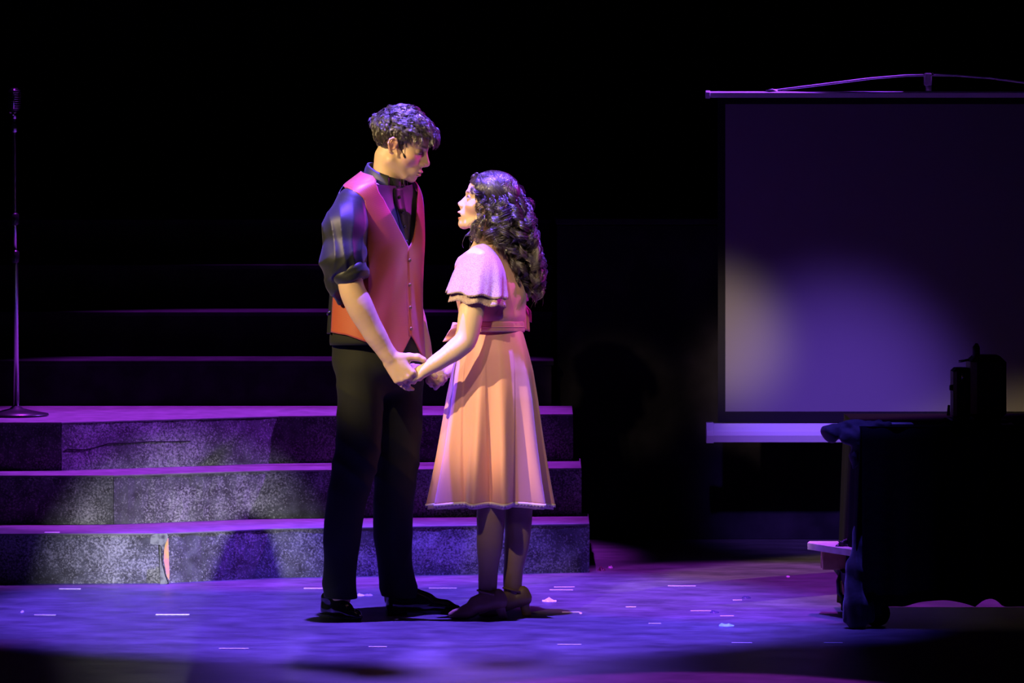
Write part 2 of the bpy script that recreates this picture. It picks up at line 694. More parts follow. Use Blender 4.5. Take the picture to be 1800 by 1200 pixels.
# sponged stone paint of the stair risers
def stone_material():
    m = bpy.data.materials.new('sponged_stone_paint')
    m.use_nodes = True
    nt = m.node_tree
    b = nt.nodes['Principled BSDF']
    tc = node(nt, 'ShaderNodeTexCoord')
    big = node(nt, 'ShaderNodeTexNoise')
    big.inputs['Scale'].default_value = 4.5
    big.inputs['Detail'].default_value = 5
    nt.links.new(tc.outputs['Object'], big.inputs['Vector'])
    fine = node(nt, 'ShaderNodeTexNoise')
    fine.inputs['Scale'].default_value = 130.0
    fine.inputs['Detail'].default_value = 7
    fine.inputs['Roughness'].default_value = 0.7
    fine.inputs['Distortion'].default_value = 0.15
    nt.links.new(tc.outputs['Object'], fine.inputs['Vector'])
    mid = node(nt, 'ShaderNodeTexNoise')
    mid.inputs['Scale'].default_value = 22.0
    mid.inputs['Detail'].default_value = 4
    nt.links.new(tc.outputs['Object'], mid.inputs['Vector'])
    r0 = node(nt, 'ShaderNodeValToRGB')
    e = r0.color_ramp.elements
    e[0].position, e[0].color = 0.34, (0.018, 0.018, 0.02, 1)
    e[1].position, e[1].color = 0.7, (0.075, 0.078, 0.09, 1)
    nt.links.new(mid.outputs['Fac'], r0.inputs['Fac'])
    # speckle amount = fine noise shifted by the big noise
    ad = node(nt, 'ShaderNodeMath', operation='MULTIPLY_ADD')
    nt.links.new(big.outputs['Fac'], ad.inputs[0])
    ad.inputs[1].default_value = 0.55
    nt.links.new(fine.outputs['Fac'], ad.inputs[2])
    r1 = node(nt, 'ShaderNodeMapRange')
    r1.inputs['From Min'].default_value = 0.76
    r1.inputs['From Max'].default_value = 1.02
    nt.links.new(ad.outputs['Value'], r1.inputs['Value'])
    mx = node(nt, 'ShaderNodeMix', data_type='RGBA')
    nt.links.new(r1.outputs['Result'], mx.inputs['Factor'])
    nt.links.new(r0.outputs['Color'], mx.inputs['A'])
    mx.inputs['B'].default_value = (0.38, 0.38, 0.4, 1)
    nt.links.new(mx.outputs['Result'], b.inputs['Base Color'])
    b.inputs['Roughness'].default_value = 0.75
    bp = node(nt, 'ShaderNodeBump')
    bp.inputs['Strength'].default_value = 0.5
    bp.inputs['Distance'].default_value = 0.004
    nt.links.new(ad.outputs['Value'], bp.inputs['Height'])
    nt.links.new(bp.outputs['Normal'], b.inputs['Normal'])
    return m


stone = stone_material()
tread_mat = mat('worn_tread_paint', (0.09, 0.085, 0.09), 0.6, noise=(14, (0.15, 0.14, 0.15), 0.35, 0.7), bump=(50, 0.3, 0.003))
H = 0.185
XL = -3.4


def plan(pts):
    """plan points of a tread nosing read from (photo x, Y)"""
    return [((px - 900) * S * (D + Y) / D, Y) for px, Y in pts]


step_specs = [
    # z top, nosing (photo x, depth), back depth, label
    (1, [(0, 1.03), (286, 1.09), (480, 1.29), (1036, 1.50)], 1.95, 'lowest mottled grey step with torn facing at its seam'),
    (2, [(0, 1.455), (200, 1.46), (475, 1.72), (1022, 1.84)], 2.35, 'middle mottled grey step between the lowest and the top step'),
    (3, [(0, 1.68), (108, 1.69), (490, 2.08), (1007, 2.21)], 2.74, 'top lit step that the microphone stand is on'),
]
for lvl, nose, back, label in step_specs:
    z1 = H * lvl
    z0 = 0.0
    p = plan(nose)
    p[0] = (XL, p[0][1] - 0.03)
    root = empty('stair_step', (p[1][0], p[1][1], 0))
    tag(root, label, 'step', 'lit stair steps behind the couple')
    t = 0.007
    xr = p[-1][0]
    # tread slab with slightly overhanging nosing
    poly = p + [(xr + 0.004, back), (XL, back)]
    MB().prism(poly, z1 - t, z1).build('tread', tread_mat, root, bevel=0.002)
    # riser panels: one for each straight length, each set a little back and uneven
    zb = z1 - H if lvl > 1 else 0.0
    for i in range(len(p) - 1):
        a, b = Vector((*p[i], 0)), Vector((*p[i + 1], 0))
        dirv = (b - a).normalized()
        nrm = Vector((dirv.y, -dirv.x, 0))
        if nrm.y > 0:
            nrm = -nrm
        a2 = a - nrm * 0.003 + dirv * (0.002 if i < 2 else -0.001)
        b2 = b - nrm * 0.003 - dirv * (0.002 if i == 0 else -0.001)
        c2, d2 = b2 - nrm * 0.02, a2 - nrm * 0.02
        rows = []
        m_ = 24
        pm = MB()
        fr, bk = [], []
        for zz in np.linspace(zb, z1 - t, 5):
            row = []
            for j in range(m_):
                q = a2.lerp(b2, j / (m_ - 1)) + nrm * rnd.uniform(-0.0015, 0.0015)
                row.append((q.x, q.y, zz))
            rowb = [(q[0] - nrm.x * 0.02, q[1] - nrm.y * 0.02, zz) for q in row]
            fr.append(row + rowb[::-1])
        pm.rings(fr, True, True)
        pm.build('riser_panel', stone, root)
    # right end wall of the step
    q = Vector((*p[-1], 0))
    MB().box((q.x - 0.02, q.y + 0.01, zb), (q.x - 0.002, back, z1 - t)).build('end_panel', stone, root)
    if lvl == 1:
        # torn canvas facing at the seam: flap, bare lath and dark gap
        def fl(px, py, out=0.012):
            Y = 1.085 - out
            return at(px, py, Y)
        sage = mat('sage_canvas', (0.2, 0.22, 0.17), 0.9, noise=(60, (0.05, 0.05, 0.05), 0.45, 0.7))
        pinkish = mat('bare_pink_lath', (0.55, 0.22, 0.2), 0.8, noise=(40, (0.55, 0.33, 0.1), 0.45, 0.65))
        dark = mat('dark_gap', (0.008, 0.008, 0.008), 0.9)

        def slab(name, pts, out, m_, th=0.005):
            fr_ = [fl(x, y, out) for x, y in pts]
            n_ = len(fr_)
            vs = [tuple(v) for v in fr_] + [(v.x, v.y + th, v.z) for v in fr_]
            fs = [tuple(range(n_)), tuple(reversed(range(n_, 2 * n_)))] + [(i, n_ + i, n_ + (i + 1) % n_, (i + 1) % n_) for i in range(n_)]
            return MB().poly(vs, fs).build(name, m_, root)
        slab('torn_flap', [(265, 941), (274, 937.5), (293, 937), (296, 943), (291, 955), (287, 966), (281, 957), (270, 957), (264, 955)], 0.022, sage, 0.003)
        slab('seam_gap', [(278, 957), (283.5, 958), (285, 985), (292, 1012), (297, 1026), (282, 1029), (279.5, 990)], 0.012, dark, 0.003)
        slab('torn_strip', [(280.5, 960), (282.3, 960), (283.5, 985), (290, 1012), (295, 1024), (290, 1028), (282, 1028), (281, 1000)], 0.0155, sage, 0.003)
        slab('bare_lath', [(293, 945), (296, 946), (297, 985), (298, 1008), (297.5, 1020), (293, 1012), (288, 985), (288.5, 965)], 0.0165, pinkish, 0.004)
        # strip of tape on the nosing
        tp = at_floor(91, 936.5, z1)
    if lvl == 3:
        # long crack across the riser
        cr = []
        for px, py in [(117, 789), (150, 790), (168, 786), (190, 779), (230, 778), (262, 776), (300, 776), (335, 775)]:
            f_ = (px - 108) / (490 - 108)
            cr.append(at(px, py, 1.69 + 0.39 * f_ + 0.0005))
        MB().tube(cr, 0.0022, 5).build('crack', mat('dark_gap'), root)
    children_to_world(root)

# the unlit flight that goes on upward behind, and the tall platform front to the right of it
for i in range(4):
    lvl = 4 + i
    z1 = H * lvl
    y0 = 2.75 + 0.33 * i
    root = empty('upper_stair_step', (-1.0, y0, 0))
    names = ['first', 'second', 'third', 'topmost']
    tag(root, '%s unlit black step of the dark flight above the lit stairs' % names[i], 'step', 'dark upper stair steps')
    xr = 0.17
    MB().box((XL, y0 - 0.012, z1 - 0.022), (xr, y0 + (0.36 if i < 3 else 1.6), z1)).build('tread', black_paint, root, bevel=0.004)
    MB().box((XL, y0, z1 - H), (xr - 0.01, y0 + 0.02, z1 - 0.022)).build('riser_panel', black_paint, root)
    children_to_world(root)
plat = empty('platform_front', (1.2, 2.9, 0))
tag(plat, 'tall dark platform front between the stairs and the hanging screen', 'platform')
for i in range(3):
    x0 = 0.185 + 1.22 * i
    MB().box((x0, 2.9, 0), (x0 + 1.205, 2.93, 1.285)).build('panel', mat('dusty_black_paint', (0.006, 0.005, 0.008), 0.8, spec=0.1, noise=(5, (0.02, 0.018, 0.024), 0.45, 0.75)), plat, bevel=0.004)
MB().box((0.18, 2.87, 1.287), (3.9, 3.9, 1.312)).build('top_edge', black_paint, plat, bevel=0.004)
children_to_world(plat)

# ---------------------------------------------------------------- microphone stand and microphone on the top step
chrome = mat('dull_chrome', (0.5, 0.5, 0.52), 0.25, 1.0)
darkmetal = mat('dark_metal', (0.03, 0.03, 0.033), 0.35, 0.6)
mx_, my_, mz_ = at_floor(29, 731, 3 * H)
mx_, my_, mz_ = mx_, my_, 3 * H
root = empty('microphone_stand', (mx_, my_, mz_))
tag(root, 'tall black microphone stand with round base on the top step', 'stand')
km = (D + my_) / D


def mz(py):
    return CZ + (HOR - py) * S * km


def mxx(px):
    return (px - 900) * S * km


MB().lathe([(0.118, 0.0), (0.126, 0.004), (0.124, 0.010), (0.07, 0.02), (0.026, 0.03), (0.016, 0.04)], (mx_, my_, mz_), 40).build('base', darkmetal, root, True)
top_x = mxx(25)
MB().tube([(mx_, my_, mz_ + 0.03), (mxx(27.5), my_, mz(460)), (mxx(26.6), my_, mz(440))], 0.0105, 12).build('lower_tube', chrome, root, True)
MB().tube([(mxx(26.6), my_, mz(440)), (mxx(26), my_, mz(385)), (top_x, my_, mz(228)), (top_x, my_, mz(208))], 0.007, 12).build('upper_tube', chrome, root, True)
for py0, py1, px in ((396, 374, 26), (462, 440, 26.6)):
    MB().lathe([(0.011, 0), (0.0165, 0.006), (0.0165, (py0 - py1) * S * km - 0.006), (0.010, (py0 - py1) * S * km)], (mxx(px), my_, mz(py0)), 16).build('clutch', darkmetal, root, True)
MB().lathe([(0.007, 0), (0.0125, 0.003), (0.0125, 0.03), (0.008, 0.034)], (top_x, my_, mz(233)), 16).build('thread_collar', chrome, root, True)
children_to_world(root)
root = empty('vintage_microphone', (top_x, my_, mz(207)))
tag(root, 'ribbed chrome vintage microphone on top of the stand', 'microphone')
kx = top_x
body = []
for z, rx, ry in ((0, 0.012, 0.016), (0.006, 0.020, 0.026), (0.03, 0.0235, 0.03), (0.06, 0.024, 0.031), (0.082, 0.021, 0.028), (0.092, 0.012, 0.018)):
    body.append([(kx + rx * math.cos(a), my_ + ry * math.sin(a), mz(196) + z) for a in np.linspace(0, 2 * math.pi, 24, endpoint=False)])
MB().rings(body, True, True).build('body', darkmetal, root, True)
for i in range(9):
    z = mz(196) + 0.014 + i * 0.0085
    ring = [(kx + 0.0245 * math.cos(a), my_ + 0.0318 * math.sin(a), z) for a in np.linspace(0, 2 * math.pi, 25)]
    MB().tube(ring, 0.0018, 6).build('rib', chrome, root, True)
MB().tube([(kx + 0.001, my_ - 0.0318, mz(196) + 0.01), (kx + 0.001, my_ - 0.033, mz(196) + 0.05), (kx + 0.001, my_ - 0.026, mz(196) + 0.085)], 0.004, 6).build('front_bar', chrome, root, True)
MB().box((kx - 0.021, my_ - 0.012, mz(199)), (kx + 0.009, my_ + 0.012, mz(194)), 0.003).build('swivel_yoke', chrome, root)
MB().tube([(kx, my_, mz(209)), (kx, my_, mz(196))], 0.009, 12).build('neck', chrome, root, True)
MB().tube([(kx - 0.004, my_ - 0.013, mz(201)), (kx - 0.004, my_ + 0.013, mz(201))], 0.006, 10).build('swivel_bolt', chrome, root, True)
children_to_world(root)

# ---------------------------------------------------------------- hanging projection screen
SY = 2.3
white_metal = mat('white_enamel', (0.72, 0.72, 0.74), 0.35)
root = empty('projection_screen', at(1632, 775, SY))
tag(root, 'white roll-down projection screen with black border hanging at the right', 'screen')
a = at(1262, 180, SY)
b = at(2006, 742, SY)
MB().box((a.x, SY, b.z), (b.x, SY + 0.004, a.z)).build('black_border', mat('black_vinyl', (0.006, 0.006, 0.007), 0.6, spec=0.15), root)
a = at(1275, 183, SY)
b = at(1993, 723, SY)
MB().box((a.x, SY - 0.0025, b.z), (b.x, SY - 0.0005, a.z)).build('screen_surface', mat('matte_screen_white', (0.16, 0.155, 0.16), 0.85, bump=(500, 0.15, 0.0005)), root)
# top bar: rounded rail with end caps
a = at(1244, 160, SY)
b = at(2022, 172, SY)
prof = [(-0.5, -0.5), (0.5, -0.5), (0.5, 0.25), (0.25, 0.5), (-0.25, 0.5), (-0.5, 0.25)]


def rail(name, px0, px1, py0, py1, prof, depth, m_, y=SY):
    c = at(px0, (py0 + py1) / 2, y)
    e = at(px1, (py0 + py1) / 2, y)
    hz = (py1 - py0) * S * (D + y) / D
    rings = [[(x, y + q[0] * depth, c.z + q[1] * hz) for q in prof] for x in (c.x, e.x)]
    return MB().rings(rings, True, True).build(name, m_, root, bevel=0.0015)


rail('top_rail', 1247, 2019, 160.5, 171.5, prof, 0.03, white_metal)
rail('end_cap', 1240, 1248, 159, 173, prof, 0.036, white_metal)
rail('end_cap', 2018, 2026, 159, 173, prof, 0.036, white_metal)
rail('roller_slot', 1262, 2006, 171.5, 181, [(-0.5, -0.5), (0.5, -0.5), (0.5, 0.5), (-0.5, 0.5)], 0.014, mat('black_vinyl'))
# bottom case, six-sided
hexp = [(-0.5, -0.12), (-0.28, -0.5), (0.28, -0.5), (0.5, -0.12), (0.5, 0.12), (0.28, 0.5), (-0.28, 0.5), (-0.5, 0.12)]
rail('bottom_case', 1247, 2019, 743.5, 776.5, hexp, 0.085, white_metal)
rail('end_cap', 1241, 1254, 742, 778, hexp, 0.092, white_metal)
rail('end_cap', 2012, 2025, 742, 778, hexp, 0.092, white_metal)
# hanger: hook bracket and bowed rod
c = at(1632, 128, SY)
h2 = at(1632, 160, SY)
MB().box((c.x - 0.018, SY - 0.014, at(0, 151, SY).z), (c.x + 0.013, SY + 0.014, c.z), 0.005).build('hook_bracket', white_metal, root)
MB().tube([h2, at(1632, 150, SY)], 0.012, 12).build('bracket_stem', white_metal, root, True)
MB().tube([at(1638, 128, SY - 0.016), at(1640, 131, SY - 0.017), at(1636, 133, SY - 0.016)], 0.004, 8).build('bracket_pin', chrome, root, True)
pts = [at(x, y, SY) for x, y in ((1350, 159.5), (1366, 158.5), (1450, 148), (1530, 138), (1590, 133), (1632, 132), (1680, 132.5), (1740, 137), (1800, 145), (1900, 157), (1912, 159.5))]
MB().tube(pts, 0.0048, 8).build('hanging_rod', white_metal, root, True)
MB().tube([at(1346, 160, SY - 0.004), at(1358, 157.5, SY - 0.006), at(1366, 160, SY - 0.004)], 0.004, 8).build('rod_clip', white_metal, root, True)
MB().tube([at(1896, 160, SY - 0.004), at(1904, 157.5, SY - 0.006), at(1914, 160, SY - 0.004)], 0.004, 8).build('rod_clip', white_metal, root, True)
# thin batten lines that carry it from above
for px in (1440, 1632, 1830):
    pass
children_to_world(root)

# ---------------------------------------------------------------- draped cart at the right
cx0 = (1508 - 900) * S
cart = empty('prop_cart', (1.6, -0.1, 0))
tag(cart, 'black cloth-draped prop cart on castors at the right edge', 'cart')
ply = mat('raw_plywood', (0.62, 0.5, 0.36), 0.6, noise=(30, (0.5, 0.38, 0.25), 0.4, 0.65))
ZT = 0.672
cart_x1 = 2.15
YF, YB = -0.42, 0.30
MB().box((1.175, YF + 0.02, ZT - 0.03), (cart_x1, YB, ZT - 0.004), 0.004).build('cart_top', black_paint, cart)
for x in (1.2, cart_x1 - 0.05):
    for y in (YF + 0.05, YB - 0.06):
        MB().box((x, y, 0.13), (x + 0.04, y + 0.04, ZT - 0.03)).build('post', black_paint, cart)
        MB().tube([(x + 0.02, y + 0.005, 0.045), (x + 0.02, y + 0.035, 0.045)], 0.045, 20).build('castor_wheel', mat('black_rubber', (0.012, 0.012, 0.012), 0.5), cart, True)
        MB().box((x + 0.005, y - 0.004, 0.045), (x + 0.035, y + 0.0, 0.13)).build('castor_fork', darkmetal, cart)
MB().box((1.12, YF + 0.03, 0.13), (cart_x1, YB - 0.02, 0.16)).build('lower_deck', black_paint, cart)
# plywood shelf that sticks out at the side on a wooden block
sh = [at(1420, 953.5, 0.06), at(1500, 953.5, 0.06), at(1500, 988, -0.24), at(1488, 978, -0.24)]
zt = 0.245
c1 = (1420 - 900) * S
MB().prism([(c1, 0.02), (c1 + 0.145, -0.26), (c1 + 0.33, -0.26), (c1 + 0.33, 0.09), (c1 + 0.012, 0.09)], zt - 0.022, zt).build('plywood_shelf', ply, cart)
MB().box((c1 + 0.045, -0.06, zt - 0.085), (c1 + 0.2, 0.02, zt - 0.0225), 0.003).build('wood_block', mat('pine_block', (0.7, 0.42, 0.16), 0.6, noise=(25, (0.55, 0.3, 0.1), 0.4, 0.6)), cart)
# clamp hanging at the side under the block
MB().tube([(c1 + 0.11, -0.08, zt - 0.09), (c1 + 0.098, -0.085, zt - 0.12), (c1 + 0.1, -0.085, zt - 0.16), (c1 + 0.118, -0.085, zt - 0.18)], 0.008, 8).build('clamp', darkmetal, cart, True)
MB().tube([(c1 + 0.112, -0.09, zt - 0.10), (c1 + 0.117, -0.092, zt - 0.165)], 0.005, 8).build('clamp_screw', mat('copper_rod', (0.6, 0.25, 0.15), 0.4, 0.7), cart, True)


def cloth_side(name, p0, p1, out, zt_, zb_fn, waves, amp, seed):
    """hanging cloth from p0 to p1 in plan, swinging out towards 'out'"""
    r = random.Random(seed)
    n_ = 90
    rows = []
    ph = [r.uniform(0, 6.28) for _ in range(4)]
    for zi in range(15):
        t = zi / 14
        row = []
        for j in range(n_):
            u = j / (n_ - 1)
            w = amp * (0.15 + 0.85 * t) * (math.sin(waves * u * 6.28 + ph[0] + 0.8 * math.sin(5 * u + ph[1])) * 0.6 + 0.4 * math.sin(waves * 2.3 * u * 6.28 + ph[2] + t))
            zb = zb_fn(u)
            z = zt_ + (zb - zt_) * t
            row.append((p0[0] + (p1[0] - p0[0]) * u + out[0] * (w + 0.02 * t), p0[1] + (p1[1] - p0[1]) * u + out[1] * (w + 0.02 * t), z))
        rows.append(row)
    o = MB().rings(rows, closed=False).build(name, black_cloth, cart, True)
    md = o.modifiers.new('thickness', 'SOLIDIFY')
    md.thickness = 0.003
    return o


def hem_front(u):
    x = 1.165 + (cart_x1 - 1.165) * u
    px = 900 + x / S / 0.972
    lift = 0.0
    for c_, w_, h_ in ((1650, 62, 0.022), (1738, 24, 0.028), (1532, 8, 0.02)):
        lift = max(lift, h_ * max(0.0, 1 - ((px - c_) / w_) ** 2))
    return 0.074 + lift


cloth_side('front_cloth', (1.165, YF), (cart_x1, YF), (0, -1), ZT, hem_front, 5, 0.012, 3)
cloth_side('side_cloth', (1.165, YB), (1.165, YF - 0.01), (-1, 0), ZT, lambda u: 0.012, 2.2, 0.016, 4)
MB().rings([[(1.16, YF - 0.004, ZT), (cart_x1, YF - 0.004, ZT)], [(1.16, YB, ZT), (cart_x1, YB, ZT)]], closed=False).build('top_cloth', black_cloth, cart, True)
# bunched corner of the cloth that sticks out over the edge, sculpted
F = Field.uniform((1425, -260, zrow(830)), (1640, 20, zrow(725)), 2.2)
for (a_, b_, ra, rb) in [
    ((1458, 760, -190), (1500, 752, -180), 13, 16), ((1500, 752, -180), (1560, 748, -190), 14, 8),
    ((1490, 768, -200), (1530, 762, -200), 14, 14), ((1508, 770, -205), (1504, 800, -205), 13, 9), ((1504, 800, -205), (1500, 822, -205), 9, 4),
    ((1475, 752, -170), (1545, 744, -150), 9, 6), ((1545, 768, -205), (1555, 800, -208), 9, 4), ((1450, 757, -185), (1462, 765, -190), 8, 12)]:
    F.cone(P(*a_), P(*b_), ra, rb, 7)
F.displace(lambda X, Y, Z: 2.0 * np.sin(X * 0.17 + Z * 0.21) * np.cos(Y * 0.11 + X * 0.07))
field_object('bunched_corner', F, mat('black_velour', (0.022, 0.022, 0.026), 0.75, sheen=0.3, bump=(60, 0.4, 0.004)), cart, smooth_it=2)
# loose swag of cloth at the floor
F = Field.uniform((1465, -260, zrow(1120)), (1560, -120, zrow(900)), 2.2)
for (a_, b_, ra, rb) in [((1508, 925, -205), (1506, 1000, -212), 5, 17), ((1506, 1000, -212), (1504, 1060, -215), 17, 22), ((1504, 1060, -215), (1506, 1086, -215), 22, 20),
                         ((1488, 1062, -212), (1486, 1085, -212), 8, 9), ((1518, 960, -208), (1524, 1085, -214), 8, 12)]:
    F.cone(P(*a_), P(*b_), ra, rb, 8)
F.displace(lambda X, Y, Z: 1.8 * np.sin(X * 0.33 + Z * 0.03) + 1.2 * np.sin(Z * 0.12 + X * 0.1))
field_object('cloth_swag', F, mat('black_velour'), cart, smooth_it=2)
F = Field.uniform((1460, -90, zrow(975)), (1500, -20, zrow(935)), 1.4)
for a_, b_, ra, rb in [((1476, 957, -55), (1484, 950, -55), 4, 3), ((1484, 957, -55), (1488, 948, -52), 4, 2.5), ((1472, 960, -58), (1490, 960, -55), 4, 4), ((1480, 955, -60), (1474, 950, -60), 3, 1.5), ((1488, 957, -50), (1494, 953, -48), 3, 2)]:
    F.cone(P(*a_), P(*b_), ra, rb, 2)
field_object('tape_wad', F, mat('black_rubber'), cart, smooth_it=1)
children_to_world(cart)

# old projector on the cart
PY = -0.2


def pbox(x0, y0, x1, y1, dy0, dy1):
    a_, b_ = at(x0, y1, PY), at(x1, y0, PY)
    return (a_.x, PY + dy0, a_.z), (b_.x, PY + dy1, b_.z)


zbase = ZT + 0.002
root = empty('film_projector', (at(1718, 0, PY).x, PY, zbase))
tag(root, 'black old film projector silhouetted on top of the draped cart', 'projector')
blk = mat('crinkle_black', (0.014, 0.014, 0.015), 0.45, bump=(200, 0.4, 0.001))
lo, hi = pbox(1702, 624, 1765, 741, -0.09, 0.09)
MB().box((lo[0], lo[1], zbase + 0.012), hi, 0.02).build('body', blk, root)
lo, hi = pbox(1673, 646, 1706, 738, -0.06, 0.06)
MB().box((lo[0], lo[1], zbase + 0.012), hi, 0.011).build('lens_housing', blk, root)
MB().box((at(1668, 0, PY).x, PY - 0.1, zbase), (at(1768, 0, PY).x, PY + 0.1, zbase + 0.012), 0.004).build('base_plate', blk, root)
MB().tube([at(1716, 626, PY), at(1716, 610, PY), at(1717, 603, PY)], [0.013, 0.0125, 0.004], 14).build('top_knob', blk, root, True)
MB().tube([at(1703, 632, PY - 0.05), at(1694, 634, PY - 0.05), at(1685, 635, PY - 0.05)], 0.004, 8).build('crank', chrome, root, True)
MB().tube([at(1676, 681, PY - 0.03), at(1669, 681, PY - 0.03)], [0.011, 0.009], 14).build('lens', darkmetal, root, True)
MB().tube([at(1693, 656, PY - 0.061), at(1693, 668, PY - 0.062)], 0.006, 10).build('latch', chrome, root, True)
for i in range(4):
    p_ = at(1694, 680 + 10 * i, PY - 0.062)
    MB().box((p_.x - 0.012, PY - 0.0625, p_.z - 0.004), (p_.x + 0.012, PY - 0.0585, p_.z + 0.004)).build('vent', darkmetal, root)
MB().tube([at(1668, 712, PY - 0.02), at(1667, 730, PY - 0.03)], [0.004, 0.006], 8).build('tilt_lever', darkmetal, root, True)
children_to_world(root)
# cable and small papers on the cart
MB().tube([(at(1652, 0, -0.3).x, -0.3, ZT + 0.006), (at(1660, 0, -0.3).x, -0.33, ZT + 0.02), (at(1672, 0, -0.3).x, -0.34, ZT + 0.008), (at(1688, 0, -0.3).x, -0.34, ZT + 0.006), (at(1702, 0, -0.3).x, -0.31, ZT + 0.012), (at(1712, 0, -0.3).x, -0.29, ZT + 0.008)], 0.005, 8)\
    .build('cable', mat('black_rubber'), None, True)
tag(bpy.data.objects['cable'], 'short black cable lying in front of the projector on the cart', 'cable')
for x0, x1, y_, lab in ((1552, 1606, -0.34, 'pale strip of paper lying on the cart top, near its bunched corner'), (1763, 1783, -0.36, 'small pale card on the cart to the right of the projector')):
    a_ = at(x0, 0, y_).x
    b_ = at(x1, 0, y_).x
    o = MB().box((a_, y_, ZT + 0.001), (b_, y_ + 0.09, ZT + 0.004)).build('paper_slip', mat('paper', (0.6, 0.58, 0.6), 0.7))
    tag(o, lab, 'paper', 'papers on the cart')

# ---------------------------------------------------------------- spike tape and litter on the floor
tape_m = mat('white_cloth_tape', (0.75, 0.74, 0.72), 0.7)
tapes = [
    (60, 98, 1081, 'white tape strip on the floor nearest the left edge of the picture'),
    (274, 333, 1080, 'long white tape strip on the floor in front of the torn seam'),
    (104, 142, 1035, 'faint tape strip close along the foot of the lowest step at the left'),
    (534, 567, 1034, "white tape strip just behind the man's near shoe"),
    (754, 803, 1034, "white tape strip between the man's far shoe and the woman's ankle, at the step foot"),
    (385, 437, 1140, 'dim tape strip in the dark foreground left of the man'),
    (648, 680, 1137, 'short tape strip in the foreground below the man'),
    (974, 1010, 1032, "rear one of two close tape strips right of the woman's heel"),
    (966, 1007, 1037, "front one of two close tape strips right of the woman's heel"),
    (988, 1019, 1076, "bright tape strip at the end of the woman's shadow"),
    (1174, 1223, 1030, 'thin tape strip on the magenta floor behind, left of the cart'),
    (1214, 1250, 1074, 'bright tape strip on the floor midway between the woman and the cart'),
    (1266, 1290, 1083, 'pinkish tape scrap beside the strip midway to the cart'),
    (1288, 1304, 1055, 'small pale tape scrap next to a dark sliver left of the cart'),
    (1140, 1162, 1096, 'tape scrap at the edge of the blue floor band'),
    (1448, 1481, 1130, 'dim tape strip in the dark foreground below the cart'),
    (1286, 1322, 1130, 'dull blue-lit tape strip in the dark band left of the cart foreground'),
    (1100, 1118, 1067, 'short pale tape strip right of the two shadows on the floor'),
    (980, 1022, 1133, 'dim tape strip in the foreground below and right of the woman'),
]
for x0, x1, py, lab in tapes:
    a_ = at_floor(x0, py)
    b_ = at_floor(x1, py)
    w = 0.0095
    sk = rnd.uniform(-0.004, 0.004)
    o = MB().poly([(a_.x, a_.y - w, 0.0003), (b_.x, b_.y - w + sk, 0.0003), (b_.x, b_.y + w + sk, 0.0003), (a_.x, a_.y + w, 0.0003),
                   (a_.x, a_.y - w, 0.0018), (b_.x, b_.y - w + sk, 0.0018), (b_.x, b_.y + w + sk, 0.0018), (a_.x, a_.y + w, 0.0018)],
                  [(0, 3, 2, 1), (4, 5, 6, 7), (0, 1, 5, 4), (1, 2, 6, 5), (2, 3, 7, 6), (3, 0, 4, 7)]).build('tape_strip', tape_m)
    tag(o, lab, 'tape', 'spike tape strips on the floor')
a_ = at_floor(78, 936.2, H)
b_ = at_floor(104, 936.2, H)
o = MB().box((a_.x, a_.y - 0.012, H + 0.0004), (b_.x, a_.y + 0.02, H + 0.002)).build('tape_strip', tape_m)
tag(o, 'white tape strip on the edge of the lowest step', 'tape', 'spike tape strips on the floor')

litter = [
    (1264, 1290, 1100, (0.35, 0.95, 0.85), 'turquoise foil shred on the blue floor band', 0.010),
    (953, 978, 1057, (0.8, 0.9, 0.95), "crumpled pale foil shred behind the woman's heel", 0.012),
    (627, 640, 1047, (0.85, 0.82, 0.95), "small pale paper shred on the floor between the man's shoes", 0.008),
    (640, 655, 1046.5, (0.5, 0.4, 0.75), "thin dull sliver beside the paper shred between the man's shoes", 0.004),
    (1304, 1320, 1051, (0.05, 0.05, 0.08), 'dark sliver leaning off the pale tape scrap', 0.006),
    (1248, 1264, 1076.5, (0.06, 0.05, 0.1), 'dark crumbs beside the bright strip midway to the cart', 0.008),
    (1050, 1064, 1002.5, (0.09, 0.03, 0.04), 'dark lump on the floor right of the lowest step', 0.014),
    (1069, 1077, 998, (0.7, 0.5, 0.6), 'tiny pale chip on the floor near the lump by the steps', 0.008),
    (1382, 1388, 1014, (0.95, 0.9, 0.8), 'tiny bright chip on the magenta floor below the screen', 0.006),
    (36, 42, 1076, (0.7, 0.65, 0.9), 'tiny bright chip left of the leftmost tape strip', 0.006),
    (1018, 1023, 1078, (0.9, 0.7, 0.5), "tiny orange chip at the end of the strip by the woman's shadow", 0.004),
]
for x0, x1, py, c_, lab, h_ in litter:
    a_ = at_floor(x0, py)
    b_ = at_floor(x1, py)
    n_ = 7
    top = []
    bot = []
    for i in range(n_):
        t = i / (n_ - 1)
        x = a_.x + (b_.x - a_.x) * t
        w = 0.012 * (0.35 + math.sin(math.pi * t)) + rnd.uniform(0, 0.004)
        z = h_ * (0.3 + 0.7 * rnd.random()) * (0.3 + math.sin(math.pi * t))
        bot.append([(x, a_.y - w, 0.0004), (x, a_.y + w, 0.0004), (x, a_.y + w * 0.3, 0.002 + z), (x, a_.y - w * 0.4, 0.001 + z * 0.8)])
    o = MB().rings(bot, True, True).build('floor_scrap', mat('scrap_%d' % int(x0), c_, 0.35))
    tag(o, lab, 'litter', 'scraps on the stage floor')

